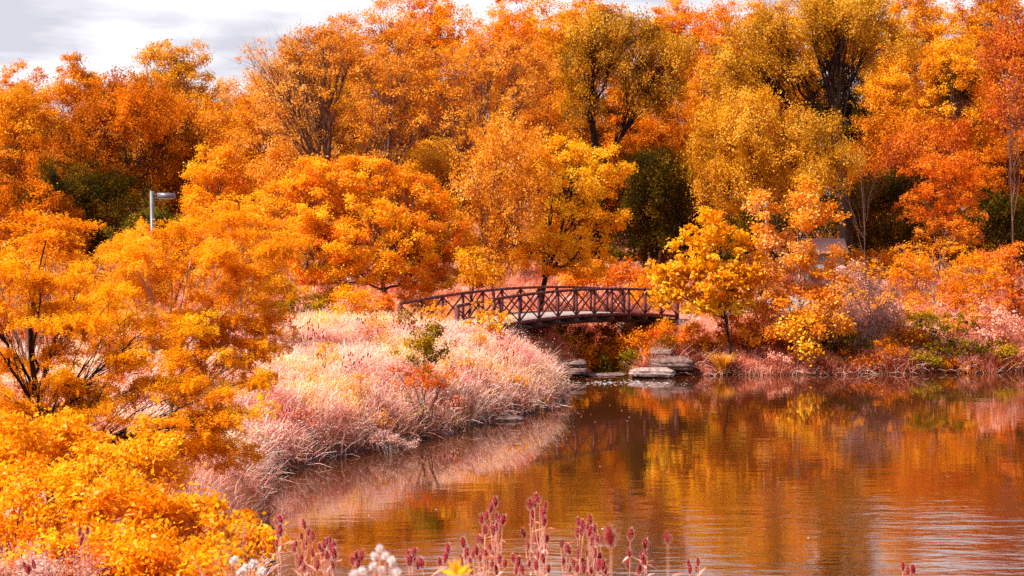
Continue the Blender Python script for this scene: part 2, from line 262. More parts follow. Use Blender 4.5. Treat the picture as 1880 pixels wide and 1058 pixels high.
# ------------------------------------------------------------------ trees
def auto_lobes(rng, cx, top, rx, bot, d, k=7):
    cy = (top+bot)/2; ry = (bot-top)/2; out = [(cx, cy+ry*.05, rx*.8, ry*.82, 0)]
    for i in range(k):
        a = 2*np.pi*(i+rng.uniform(-.3, .3))/k; q = rng.uniform(.42, .6); s = rng.uniform(.36, .5)
        out.append((cx+math.cos(a)*rx*q, cy-math.sin(a)*ry*q, rx*s, ry*s*rng.uniform(.85, 1.05), rng.uniform(-.6, .6)*rx))
    out.append((cx+rng.uniform(-.3, .3)*rx, top+ry*.42, rx*.45, ry*.42, 0))
    return out
def grow(name, label, cat, d, lobes, style, pal, ls=None, k=2.4, clump=None, bark=None, trunk=None, base=None, seed=0, group=None, path=None, limbs=6, thin=0., rmin=.5, aspect=.6, vb=0., twigs=2, bare=0):
    """a tree or shrub: lobes are (px,py,rx,ry,depth offset in px) of its crown as the photo shows it at distance d"""
    rng = np.random.default_rng(seed*7+11)
    if len(lobes) == 4 and not isinstance(lobes[0], tuple): lobes = auto_lobes(rng, *lobes, d)
    lobes = [l if len(l) == 5 else (*l, 0) for l in lobes]
    C = []; Rr = []
    for (px, py, rx, ry, dz) in lobes:
        dd = d+dz/ppm(d); C.append(P(px, py, dd)); Rr.append((rx/ppm(dd), min(rx, ry*1.6)/ppm(dd)*.9, ry/ppm(dd)))
    C = np.array(C); Rr = np.array(Rr)
    if base is None: bx = C[:, 0].mean(); by = d
    else: bx, by = P(base, 529, d)[0], d
    bz = float(gh(bx, by)); B = np.array([bx, by, bz])
    root = empty(name, B); tag(root, label, cat, group)
    area = sum(math.pi*a[0]*a[2] for a in Rr)*.55
    ls = ls or max(.035, (2.15 if d > 100 else 2.5)*d/1634.); cl = clump or max(.28, ls*(4.8 if d > 100 else 4.0))
    nleaf = int(k*area/(ls*ls*aspect*.5)*1.7); ncl = max(10, int(area/(cl*cl)*(3.0 if style == 'tier' else 2.0))); per = max(3, nleaf//ncl)
    wts = Rr.prod(1)**(.7); wts /= wts.sum()
    li = rng.choice(len(lobes), ncl, p=wts); u = unit(rng.normal(size=(ncl, 3))); u[:, 2] = u[:, 2]*.9+.08
    rad = rng.uniform(rmin, 1, ncl)**.8
    cc = C[li]+u*rad[:, None]*Rr[li]
    low = gh(cc[:, 0], cc[:, 1])+.15; cc[:, 2] = np.maximum(cc[:, 2], low)
    ok = sdist(cc[:, 0], cc[:, 1]) > -1.6; cc = cc[ok]; u = u[ok]; ncl = len(cc)
    top = cc[:, 2].max(); H = top-bz; cen = cc.mean(0)
    # ---- trunk, limbs and branches
    mb = MB(); tr = trunk or max(.03, H*.018)
    if path is not None:
        pts = np.array([B]+[P(x, y, d) for x, y in path]); pts[0, 2] -= .3
    else:
        fz = bz+H*(.22 if style != 'tier' else .35)
        f = np.array([bx*.75+cen[0]*.25, by, fz]); pts = np.array([B-[0, 0, .3], (B+f)/2+[rng.normal()*H*.012, 0, 0], f])
        pts = np.vstack([pts, f+(cen-f)*.45+[rng.normal()*H*.03, 0, H*.04], f+(np.array([cen[0], cen[1], top])-f)*.8])
    t = np.linspace(0, len(pts)-1, 16); tp = np.stack([np.interp(t, np.arange(len(pts)), pts[:, k_]) for k_ in range(3)], 1)
    for _ in range(2): tp[1:-1] = (tp[:-2]+tp[1:-1]*2+tp[2:])/4
    if style != 'shrub': mb.tube(tp, tr*np.linspace(1.15, .16, 16), 7)
    nl = max(3, min(limbs, ncl//3)); cent = cc[rng.choice(ncl, nl, replace=False)].copy()
    for _ in range(5):
        asg = ((cc[:, None]-cent[None])**2).sum(-1).argmin(1)
        for q in range(nl):
            if (asg == q).any(): cent[q] = cc[asg == q].mean(0)
    for q in range(nl):
        g = cc[asg == q]
        if not len(g): continue
        if style == 'shrub': s0 = B+[rng.normal()*.06*H, rng.normal()*.06*H, -.1]; r0 = tr*.7
        else:
            hz = np.clip((tp[:, 2]-bz)/H, 0, 1); tgt = np.clip((cent[q][2]-bz)/H*rng.uniform(.35, .7), .2 if style == 'tier' else .4 if style == 'weep' else .18, .85); kk = int(np.argmin(abs(hz-tgt))); s0 = tp[kk]; r0 = tr*np.linspace(1.15, .16, 16)[kk]*(.42 if style == 'weep' else .58)
        e0 = cent[q]; mid_ = (s0+e0)/2; mid_[2] += H*.05*rng.uniform(-.5, 1)
        if style in ('shrub', 'bare'): mid_ = s0*.5+e0*.5; mid_[:2] = s0[:2]*.62+e0[:2]*.38
        tt = np.linspace(0, 1, 9)[:, None]; lp = (1-tt)**2*s0+2*tt*(1-tt)*mid_+tt**2*e0
        lp[1:-1] += rng.normal(size=(7, 3))*H*.008
        mb.tube(lp, r0*np.linspace(1, .3, 9), 5, cap=False)
        for c in g:
            if style == 'tier' and rng.random() < .6: continue
            j = rng.integers(2, 9); s1 = lp[j]; dist = np.linalg.norm(c-s1); m1 = (s1+c)/2+rng.normal(size=3)*dist*.1; m1[2] += dist*(.1 if style != 'weep' else .25)
            tt2 = np.linspace(0, 1, 6)[:, None]; bp_ = (1-tt2)**2*s1+2*tt2*(1-tt2)*m1+tt2**2*c
            rb = max(.3*r0*(1-j/14), tr*.05); mb.tube(bp_, rb*np.linspace(1, .3, 6), 4, cap=False)
            for _ in range(twigs):
                s2 = bp_[rng.integers(2, 6)]; e2 = c+rng.normal(size=3)*cl*.8; e2[2] += abs(rng.normal())*cl*.4
                mb.tube(np.array([s2, (s2+e2)/2+rng.normal(size=3)*cl*.08, e2]), rb*np.array([.45, .3, .15]), 3, cap=False)
    mb.build('trunk', bark or BARK, root, smooth=True, origin=B)
    if bare: return root
    # ---- leaves
    keep = rng.random(ncl) > thin; ci = np.repeat(np.arange(ncl)[keep], per); n = len(ci)
    cv = (rng.normal(.5, .13, ncl)+rng.normal(0, .13, len(lobes))[li[ok]])[ci]; r1 = rng.uniform(.6, 1.25, ncl)[ci][:, None]
    if style == 'tier':
        dr = unit(np.stack([rng.normal(size=ncl), rng.normal(size=ncl), rng.normal(size=ncl)*.12+.02], 1))[ci]
        tt = rng.uniform(-1.15, 1.15, n)[:, None]; side = unit(np.cross(dr, [0, 0, 1.]))
        off = dr*tt*cl*1.25*r1+side*rng.normal(size=(n, 1))*cl*.24*(1.15-abs(tt))+rng.normal(size=(n, 3))*[0, 0, cl*.15]
        off[:, 2] -= (tt[:, 0]**2)*cl*.22
        D = side*np.sign(rng.normal(size=(n, 1)))+dr*.7+rng.normal(size=(n, 3))*.35; D[:, 2] -= .1; Nn = np.array([0, 0, 1.])+rng.normal(size=(n, 3))*.6
    elif style == 'weep':
        dr = np.stack([rng.normal(size=ncl)*.45, rng.normal(size=ncl)*.45, rng.uniform(.4, 1.2, ncl)], 1)[ci]+rng.normal(size=(n, 3))*.25
        tt = rng.uniform(-1, 1, n)[:, None]; off = unit(dr)*tt*cl*r1+rng.normal(size=(n, 3))*cl*.33; D = dr*[1, 1, 1]+rng.normal(size=(n, 3))*.3; Nn = unit(rng.normal(size=(n, 3)))*.7+u[ci]*.7+[0, 0, .3]
    else:
        off = rng.normal(size=(n, 3))*cl*.37*r1*[1, 1, .72]; D = rng.normal(size=(n, 3))*[1, 1, .7]+[0, 0, -.25]; Nn = rng.normal(size=(n, 3))*.5+u[ci]*.75+[0, 0, .45]
    Cn = cc[ci]+off
    Cn[:, 2] = np.maximum(Cn[:, 2], gh(Cn[:, 0], Cn[:, 1])+.03)
    v = np.clip(cv+rng.normal(size=n)*.11+vb, 0, 1)
    mb = MB(); sz = ls*rng.uniform(.5, 1.3, n); leafs(mb, Cn-unit(D)*sz[:, None]*.4, D, Nn, sz, sz*aspect, v)
    mb.build('crown', MAT[pal], root, origin=B)
    return root

exec_trees = []
T = grow
TR = 'tree'; SH = 'shrub'
# --- far wood, its skyline
g = 'trees along the skyline of the wood'
far = [
 (20,112,85,420,'copper',.0,'thin topped copper tree at the far left of the skyline'),
 (150,106,62,320,'amber',.1,'small amber tree peeping over the skyline behind the rust coloured maple'),
 (322,68,95,420,'ochre',.0,'broad ochre tree standing up against the white sky above the left lamp post'),
 (432,150,70,420,'copper',.1,'pinkish tree filling the dip in the skyline left of centre'),
 (565,42,100,420,'amber',.0,'tall amber tree where the skyline climbs out of the left dip'),
 (700,22,95,420,'copper',.0,'copper pink tree with a ragged top under the sky'),
 (800,2,90,320,'gold',-.1,'golden tree rising to the top edge left of the centre skyline gap'),
 (925,6,105,420,'gold',-.15,'wide golden tree on the skyline above the bridge'),
 (1010,12,80,420,'amber',.1,'orange tree filling the skyline just left of the forked willow'),
 (610,34,70,420,'copper',.0,'copper tree on the skyline between the first two tall trees'),
 (1095,-8,100,420,'amber',.0,'amber tree on the skyline behind the forked brown willow'),
 (1225,8,85,420,'gold',-.1,'golden tree just left of the second skyline gap'),
 (1315,22,60,420,'gold',-.05,'low golden tree in the second skyline gap'),
 (1410,-20,95,420,'amber',.1,'amber tree behind the left arm of the great willow'),
 (1560,-45,110,420,'ochre',.0,'ochre tree behind the top of the great willow'),
 (1700,-30,100,420,'amber',.0,'amber tree reaching out of the frame right of the great willow'),
 (1815,-35,95,420,'amber',-.15,'dull amber tree at the top right behind the red tree'),
]
for i, (cx, top, rx, bot, pal, vb, lab) in enumerate(far):
    T('skyline_tree', lab, TR, 185+(i*37 % 23), (cx, top-(34 if i > 4 else 6), rx*1.3, bot), 'round', pal, k=2.0, seed=100+i, group=g, vb=vb, twigs=1)
# --- second row filling the wood
fill = [(-20,'rust'),(110,'amber'),(205,'rust'),(300,'olive'),(400,'amber'),(500,'copper'),(600,'ochre'),(700,'copper'),(800,'rust'),(900,'amber'),(1010,'copper'),(1120,'rust'),(1230,'amber'),(1330,'ochre'),(1440,'rust'),(1540,'pine_shade'),(1640,'amber'),(1740,'rust'),(1830,'scarlet'),(1910,'rust')]
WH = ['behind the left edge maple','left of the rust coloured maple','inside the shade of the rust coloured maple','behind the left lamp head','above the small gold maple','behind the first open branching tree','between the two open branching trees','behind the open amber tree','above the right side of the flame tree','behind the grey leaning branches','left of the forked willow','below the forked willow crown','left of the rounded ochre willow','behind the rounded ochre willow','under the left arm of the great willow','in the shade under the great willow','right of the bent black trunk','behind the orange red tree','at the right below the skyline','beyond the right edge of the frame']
CN = dict(rust='dark rust', amber='amber', olive='dark olive', copper='copper pink', ochre='ochre', pine_shade='blackish green', scarlet='dull red')
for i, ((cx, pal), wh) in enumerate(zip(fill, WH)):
    T('inner_tree', CN[pal]+' tree deep in the wood '+wh, TR, 158+(i*29 % 17), (cx, (150 if cx < 450 else 95)+(i*53 % 60), 95, 490), 'round', pal, k=2.0, seed=150+i, group='trees deep in the wood', twigs=0, vb=(-.2 if pal == 'rust' else -.1))  # leaf colours shifted darker: shade deep in the wood is painted in
edge = [(20,450,'rust'),(130,455,'olive'),(240,450,'rust'),(350,460,'amber'),(460,450,'rust'),(570,445,'amber'),(690,450,'rust'),(810,450,'ochre'),(920,455,'rust'),(1040,450,'amber'),(1140,455,'olive'),(1240,460,'rust'),(1350,455,'olive'),(1450,450,'rust'),(1560,450,'rust'),(1640,455,'pine_shade'),(1740,450,'rust'),(1850,452,'rust')]
for i, ((cx, cy, pal), wh) in enumerate(zip(edge, ['at the left edge of the frame','behind the left honey locust','left of the left lamp post','right of the left lamp post','left of the flame tree','behind the left shoulder of the flame tree','behind the middle of the flame tree','behind the right shoulder of the flame tree','behind the dusty twiggy tree','behind the golden tree','right of the golden tree','behind the big leaved yellow tree','left of the far lamp post','right of the far lamp post','behind the hut','right of the dead tree','behind the young orange locust','at the right edge of the frame'])):
    T('edge_bush', CN[pal]+' bush at the foot of the wood '+wh, SH, 128+(i*7 % 9), [(cx, cy, 60, 40, 0), (cx-45, cy+10, 40, 30, 20), (cx+45, cy+12, 40, 30, -20), (cx, cy-35, 40, 30, 0)], 'shrub', pal, k=2.2, vb=-.1, seed=170+i, group='bushes at the foot of the wood', twigs=0)  # darker leaf shift paints shade along the foot of the wood
# --- middle of the wood
g = 'trees on the front edge of the wood'
mid_t = [  # rust and blackish green rows carry the wood's deep shade as leaf colour
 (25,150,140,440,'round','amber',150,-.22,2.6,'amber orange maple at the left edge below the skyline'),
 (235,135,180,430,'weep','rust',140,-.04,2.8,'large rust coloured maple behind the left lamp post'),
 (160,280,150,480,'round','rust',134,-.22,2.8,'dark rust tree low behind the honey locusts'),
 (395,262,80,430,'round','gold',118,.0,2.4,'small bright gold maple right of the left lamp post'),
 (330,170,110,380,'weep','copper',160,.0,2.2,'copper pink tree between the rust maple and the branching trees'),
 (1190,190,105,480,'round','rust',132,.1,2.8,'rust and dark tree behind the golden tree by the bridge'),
 (1210,270,105,500,'weep','pine_shade',122,.05,2.6,'dark green tree low behind the yellow big leaved tree'),
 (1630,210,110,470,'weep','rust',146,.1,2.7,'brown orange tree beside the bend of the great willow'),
 (1630,310,130,480,'weep','pine_shade',127,.1,2.6,'dark green tree low behind the little hut'),
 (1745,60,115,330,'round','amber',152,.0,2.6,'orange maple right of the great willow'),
 (1760,110,50,200,'round','pine_shade',150,.0,1.6,'blackish small crown painting the shaded hollow of the orange maple at upper right'),  # crown added as the maple's dark hollow, shade given as leaf colour
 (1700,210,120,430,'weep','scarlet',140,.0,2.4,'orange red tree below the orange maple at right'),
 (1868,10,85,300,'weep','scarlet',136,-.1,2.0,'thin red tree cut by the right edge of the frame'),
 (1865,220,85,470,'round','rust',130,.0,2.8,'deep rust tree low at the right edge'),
 (1845,350,90,490,'weep','pine_shade',118,.05,2.8,'dark green spruce like shrubby tree at the right edge'),
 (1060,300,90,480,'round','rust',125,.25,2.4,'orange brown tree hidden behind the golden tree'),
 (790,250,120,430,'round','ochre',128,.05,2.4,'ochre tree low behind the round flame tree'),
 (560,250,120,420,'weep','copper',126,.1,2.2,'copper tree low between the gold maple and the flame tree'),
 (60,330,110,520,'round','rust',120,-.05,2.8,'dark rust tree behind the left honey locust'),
 (170,290,150,500,'weep','pine_shade',124,.12,2.6,'blackish green tree low behind the honey locusts'),
 (1420,370,110,500,'weep','pine_shade',119,.1,2.4,'blackish green tree low under the rounded willow'),
 (1060,290,60,430,'weep','pine_shade',121,.1,1.6,'dark green tree between the golden tree and the forked willow'),
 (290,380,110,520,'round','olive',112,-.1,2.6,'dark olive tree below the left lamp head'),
]
for i, (cx, top, rx, bot, st, pal, d, vb, k, lab) in enumerate(mid_t):
    T('woodland_tree', lab, TR, d, (cx, top, rx, bot), st, pal, k=k, seed=200+i, group=g, vb=vb, twigs=1)
# open trees whose branches show
T('branching_tree','open orange tree with many bare upright branches left of centre',TR,122,[(540,180,100,110),(620,150,80,110),(500,120,70,60),(590,90,80,50)],'bare','copper',k=.8,seed=301,bark=BARK,base=600,trunk=.3,limbs=8,twigs=4,vb=.1,path=[(605,300),(598,250),(590,190)])
T('branching_tree','open amber tree with dark upright branches above the flame tree',TR,121,[(690,180,80,90),(760,170,80,90),(720,120,90,60),(700,260,70,60)],'bare','copper',k=.85,seed=302,bark=BARK,base=700,trunk=.28,limbs=8,twigs=4,vb=.05)
T('branching_tree','open orange tree with grey leaning branches above the bridge',TR,120,[(850,160,90,80),(940,150,85,80),(900,100,100,40),(990,130,50,60),(820,210,70,60)],'bare','copper',k=.85,seed=303,bark=BARK,base=900,trunk=.28,limbs=8,twigs=4,vb=.1)
T('willow','brown forked willow with a dark trunk above the bridge',TR,124,[(1075,120,60,60),(1150,90,80,70),(1100,70,70,45),(1190,160,70,60),(1070,190,40,50),(1230,110,50,60)],'weep','willow',k=3.2,seed=304,bark=BARKD,base=1100,trunk=.34,limbs=4,twigs=2,path=[(1096,290),(1090,240),(1078,190),(1085,150),(1120,100)])
T('willow','great brown willow with a sinuous black trunk at upper right',TR,120,[(1470,60,90,70),(1560,50,90,70),(1630,90,60,50),(1390,90,70,60),(1340,140,60,50),(1430,140,60,40),(1545,20,80,40)],'weep','willow',k=3.2,seed=305,bark=BARKD,base=1555,trunk=.42,limbs=5,twigs=2,path=[(1548,330),(1538,245),(1528,200),(1522,160),(1532,115),(1545,70)],vb=.05)
T('willow','rounded ochre willow below the great willow',TR,108,[(1370,240,95,75),(1310,290,55,60),(1430,300,80,70),(1350,340,80,60),(1460,250,40,50),(1450,350,60,40),(1380,190,60,30)],'weep','ochre',k=3.2,seed=306,bark=BARKD,base=1400,trunk=.3,limbs=8,vb=.05)
T('willow','drooping ochre willow bough right of the rounded willow',TR,106,[(1520,260,45,60),(1545,310,45,45),(1500,330,45,40)],'weep','willow',k=3,seed=307,bark=BARKD,base=1590,trunk=.08,vb=.1)
T('dead_tree','bare grey dead tree in front of the dark green tree',TR,100,[(1590,290,40,30),(1560,345,45,30),(1610,330,30,30)],'bare','pine_shade',seed=308,bark=BARK,base=1590,trunk=.05,limbs=7,twigs=4,bare=1,clump=.55)
T('red_tree','bare topped grey twigged tree at the right edge',TR,112,[(1855,180,45,80),(1870,110,40,60)],'bare','scarlet',k=.6,seed=309,bark=BARK,base=1860,trunk=.09,limbs=9,twigs=5)
# --- around the bridge
T('flame_tree','broad round flame orange tree left of the bridge',TR,88,[(540,410,105,80,0),(640,345,125,62,0),(740,380,100,70,0),(600,330,70,45,0),(700,330,70,45,0),(800,430,75,65,0),(700,460,110,80,-60),(590,470,95,65,-40),(500,400,55,55,0),(825,480,60,60,0),(480,450,60,60,0),(560,520,90,45,0),(640,420,110,80,-80),(760,500,70,50,-20)],'round','flame',k=3.6,seed=401,base=720,trunk=.2,limbs=9,vb=.27,rmin=.6,aspect=.62)
T('golden_tree','tall golden tree with a leaning trunk behind the bridge',TR,98,[(1060,330,75,65),(1110,310,50,50),(1040,420,80,70),(1110,390,50,60),(1000,470,70,55),(1080,480,60,40),(1030,280,60,30)],'round','yellow',k=2.6,seed=402,base=990,trunk=.17,limbs=8,vb=.12,path=[(1000,510),(1012,480),(1030,430),(1045,360)],bark=BARKD)
T('twiggy_tree','dusty orange twiggy tree left of the golden tree',TR,95,[(930,260,75,45),(900,330,75,70),(970,320,55,70),(880,410,55,60),(940,400,60,60),(900,480,55,45)],'weep','copper',k=2.0,seed=403,base=905,trunk=.15,limbs=9,twigs=3,bark=BARK,vb=.08)
T('small_tree','small orange tree low beside the left end of the bridge',TR,84,[(870,490,45,40),(900,510,40,30)],'round','amber',k=2.4,seed=404,base=858,trunk=.1,bark=BARKD)
T('catalpa','yellow tree with big heart shaped leaves at the right end of the bridge',TR,81.5,[(1300,420,50,42),(1335,470,55,55),(1260,465,45,50),(1290,520,75,50),(1240,525,45,40),(1350,530,45,45),(1225,500,35,35),(1270,560,50,22),(1330,565,45,20),(1215,540,25,30),(1375,480,30,50)],'round','yellow',ls=.2,k=4.0,seed=405,base=1350,trunk=.09,limbs=7,vb=.12,aspect=.8,clump=.42,bark=BARKD)
T('whippy_tree','sparse orange and pink tree with upright whips in front of the hut',TR,82,[(1400,400,30,50),(1480,390,50,35),(1430,470,60,50),(1500,480,50,45),(1400,540,55,50),(1470,560,60,45),(1530,540,35,45),(1440,600,50,35),(1520,600,50,30),(1545,500,30,40),(1400,610,40,25),(1390,350,14,25),(1480,350,16,20),(1530,400,18,25)],'bare','rosy',ls=.16,k=3.2,seed=406,base=1460,trunk=.08,limbs=12,twigs=3,bark=BARKG,vb=.05)
T('leaning_sapling','orange sapling with drooping leaves over the far bank',TR,80.5,[(1470,600,30,30),(1490,640,28,25),(1460,650,18,18)],'round','amber',ls=.2,k=2.2,seed=407,base=1465,trunk=.05,vb=.15)
T('scarlet_tree','orange red upright tree behind the meadow at right',TR,108,[(1730,320,75,40),(1700,380,50,45),(1760,390,50,50),(1730,430,60,35),(1770,310,40,35)],'tier','scarlet',k=2.6,seed=408,base=1730,trunk=.13,vb=.22,clump=.8)
T('honey_locust','young orange honey locust with thin stems on the far bank',TR,92,[(1720,465,85,28),(1650,490,60,25),(1790,495,60,25),(1730,515,100,20),(1680,540,50,20)],'tier','locust_far',k=1.5,seed=409,base=1715,trunk=.07,vb=.0,clump=.7,bark=BARKG)
T('red_shrub','scarlet shrub at the right edge above the far bank',SH,90,[(1865,480,35,35),(1850,540,35,40),(1880,560,30,50)],'shrub','scarlet',k=2.2,seed=410,vb=.2)
T('twiggy_shrub','purple grey twiggy shrub right of the pink and orange tree',SH,84,[(1600,560,60,50),(1580,620,70,30),(1640,590,45,40),(1570,520,40,30)],'shrub','dusk',k=1.1,seed=411,bark=BARKG,twigs=5,limbs=12)
T('green_shrub','dark olive green shrub at the water edge on the right',SH,83,[(1750,600,50,30),(1730,640,45,25),(1770,640,45,25),(1700,590,25,20)],'tier','olive',k=2.8,seed=412,vb=.05,ls=.13,clump=.5,trunk=.05)
T('green_sapling','dark olive sapling standing in the pale grass',TR,60,[(775,615,36,26),(755,645,44,26),(805,640,32,26),(775,665,36,26),(785,595,14,20)],'bare','olive',k=1.8,seed=413,base=775,trunk=.04,ls=.1,vb=.05)
T('russet_shrub','low russet shrub under the olive sapling in the grass',SH,57.5,[(775,700,50,28),(740,690,30,25),(815,690,25,25)],'shrub','flame',k=1.2,seed=414,ls=.1,vb=-.2)
T('orange_sapling','bright orange sapling rising in front of the bridge railing',TR,70,[(895,565,28,25),(915,595,25,25),(880,595,30,20),(925,630,18,25)],'round','amber',k=1.5,seed=415,base=900,trunk=.03,ls=.13,vb=.25,clump=.35)
T('yellow_shrub','rounded yellow shrub at the foot of the flame tree',SH,76,[(640,555,48,32),(660,580,40,25),(620,585,35,22)],'shrub','yellow',k=2.4,seed=416,vb=-.02,ls=.14)
T('orange_shrub','small orange shrub beside the left end post of the bridge',SH,72,[(800,575,28,18),(780,590,22,16)],'shrub','gold',k=1.6,seed=417,ls=.13)
def sight(px, py, up, a=44, b=84):
    dd = np.arange(a, b, .25); q = np.array([P(px, py, t) for t in dd]); k = np.nonzero(q[:, 2] < gh(q[:, 0], q[:, 1])+up)[0]
    return float(dd[k[0]]) if len(k) else 70.0
wd_ = [(530,610,22,'amber','orange weed clump at the left rim of the pale grass'),(600,640,20,'gold','golden weed in the pale grass left of its middle'),(690,600,24,'flame','red orange weed behind the group of dark teasels'),(660,700,20,'gold','golden weed low in the middle of the pale grass'),(860,660,18,'gold','yellow weed right of the olive sapling'),(950,690,18,'gold','yellow weed near the tip of the pale grass'),(560,760,22,'russet','russet weed low on the left bank'),(700,765,18,'amber','amber weed above the grey dead scrub'),(835,735,18,'russet','russet weed low on the bank below the olive sapling'),(740,580,20,'olive','olive weed beside the railing end in the grass'),(880,615,20,'rosy','rosy weed below the orange sapling at the railing'),(480,690,24,'locust_far','orange weed beside the drooping honey locust')]
for i, (cx, cy, r_, pal, lab) in enumerate(wd_):
    dd = sight(cx, cy-r_*.3, .95)
    T('weed', lab, 'weed', dd, [(cx, cy, r_, r_*.8, 0), (cx-r_*.6, cy+r_*.5, r_*.6, r_*.6, 5), (cx+r_*.6, cy+r_*.6, r_*.6, r_*.6, -5)], 'shrub', pal, k=1.0, seed=450+i, group='weeds in the pale grass', ls=.1, twigs=2, vb=.1, limbs=5, clump=.25)
# sumac and undergrowth
und = [
 (1085,500,60,30,108,'flame',.2,'orange sumac shrub behind the middle of the bridge'),
 (1150,500,55,30,106,'scarlet',.3,'pinkish red sumac shrub behind the bridge railing'),
 (1190,525,40,25,104,'flame',.3,'orange sumac shrub left of the big leaved tree'),
 (1020,628,40,32,84,'amber',.0,'amber bush under the left part of the bridge'),
 (1120,600,50,24,86,'rust',.1,'rust bush hidden behind the bridge girders'),
 (1045,610,34,24,86,'olive',-.1,'dark olive bush behind the left part of the bridge'),
 (1200,600,40,20,86.5,'rust',-.1,'dark rust bush in the shade under the bridge end'),
 (1060,650,45,34,82.5,'rust',.2,'orange brown bush above the brown stacked slabs'),
 (1105,635,45,40,84,'rust',.0,'dark rust bush under the middle of the bridge'),
 (1135,655,40,32,82.5,'olive',-.1,'dark olive bush at the stream mouth'),
 (1160,620,40,26,84,'rust',.3,'orange brown bush under the right part of the bridge'),
 (1180,652,28,24,82.2,'flame',-.1,'small red bush above the top slab right of the stream'),
 (1230,615,42,30,83.5,'flame',.0,'red orange bush below the right end of the bridge'),
 (1215,635,30,20,82.8,'olive',.0,'small green and red bush behind the top slab'),
 (1300,610,55,30,83,'flame',.1,'red orange bush below the big leaved tree'),
 (1360,600,45,32,83,'scarlet',.1,'crimson bush right of the big leaved tree trunk'),
 (1425,610,50,34,82.8,'rust',.1,'dark rust bush under the pink and orange tree'),
 (1410,655,50,20,81.8,'russet',.1,'rosy brush at the water left of the orange sapling'),
 (1535,625,60,36,82.6,'olive',-.1,'dark olive bush at the water under the grey shrub'),
 (1560,660,55,20,82,'rust',.0,'rust scrub at the water right of the orange sapling'),
 (1620,645,50,26,82.4,'rust',.15,'rust bush at the water left of the green shrub'),
 (1660,610,50,38,84,'amber',-.1,'orange rust bush just left of the green shrub'),
 (1690,660,50,16,82.2,'olive',.1,'low olive scrub at the water below the green shrub'),
 (1820,640,50,24,83,'olive',.1,'low olive scrub at the right end of the far bank'),
 (1830,590,55,40,85,'russet',.2,'rosy bush at the right end of the far bank'),
 (1590,580,60,34,86,'dusk',.0,'mauve bush behind the grey shrub'),
 (1500,575,50,30,85,'rosy',.0,'pink orange bush at the foot of the whippy tree'),
 (1345,560,40,26,84,'gold',.1,'golden bush beside the path right of the big leaved tree'),
 (1580,540,60,26,92,'amber',.0,'amber bush in the meadow right of the whippy tree'),
 (1650,560,60,30,89,'copper',.1,'copper pink bush in the meadow behind the grey shrub'),
 (1760,540,60,26,96,'rust',.3,'rusty orange bush behind the young honey locust stems'),
 (1800,500,60,26,100,'amber',-.1,'amber bush in the meadow below the orange red tree'),
 (1770,580,45,24,86,'copper',.0,'copper pink bush above the green shrub'),
 (1860,660,40,20,82.6,'rust',.3,'rusty scrub at the water at the right edge'),
 (1480,665,45,18,81.6,'russet',.0,'dark red scrub at the water under the orange sapling'),
 (1345,660,50,20,81.8,'russet',.3,'pink brush behind the fan shaped rush clump'),
 (1770,672,50,10,81.9,'rust',.1,'rust scrub at the water below the green shrub'),
 (1290,560,50,22,93,'amber',.1,'amber bush beyond the path at the end of the bridge'),
 (1390,500,50,40,90,'copper',.1,'copper bush behind the big leaved yellow tree'),
 (1600,475,60,25,112,'rust',.25,'orange bush right of the little hut'),
 (1680,480,50,22,114,'flame',.0,'dull orange bush behind the young honey locust'),
 (1820,470,55,28,104,'scarlet',.2,'orange red bush in front of the right dark trees'),
 (1560,500,40,22,96,'dusk',.1,'grey pink bush below the little hut'),
 (560,560,60,30,82,'olive',.0,'olive bush at the left foot of the flame tree'),
 (30,480,80,40,78,'amber',.2,'amber bush behind the pale stemmed locust at the left edge'),
 (180,560,90,40,72,'locust_far',.1,'orange bush between the two near honey locusts'),
 (60,600,80,40,66,'rust',.25,'rusty bush behind the nearest honey locust trunk'),
 (420,610,60,26,70,'locust_far',.1,'orange bush at the upper edge of the pale grass'),
 (520,590,50,18,76,'rust',.2,'rusty bush left of the yellow shrub'),
 (300,470,70,40,90,'gold',.0,'golden bush below the left lamp head'),
 (400,500,60,40,86,'amber',.2,'amber bush right of the left lamp post'),
 (470,540,70,35,84,'amber',.15,'orange bush between the honey locusts and the flame tree'),
 (360,575,60,28,74,'scarlet',.25,'red bush seen through the honey locusts'),
 (250,520,70,40,86,'amber',.1,'orange bush behind the honey locusts'),
 (120,500,80,45,84,'amber',.0,'dull orange bush behind the left honey locust'),
 (690,560,45,28,84,'scarlet',.2,'red bush under the flame tree by the path'),
 (770,545,50,24,86,'flame',.1,'flame coloured bush behind the left end of the bridge'),
]
for i, (cx, cy, rx, ry, d, pal, vb, lab) in enumerate(und):
    T('bush', lab, SH, d, [(cx, cy, rx*.8, ry*.9, 0), (cx-rx*.5, cy+ry*.3, rx*.5, ry*.6, 10), (cx+rx*.5, cy+ry*.3, rx*.55, ry*.6, -5), (cx, cy+ry, rx*.9, ry*.8, 0)], 'shrub', pal, k=1.9, seed=500+i, group='bushes on the banks and in the meadow', vb=vb, twigs=1, limbs=6)
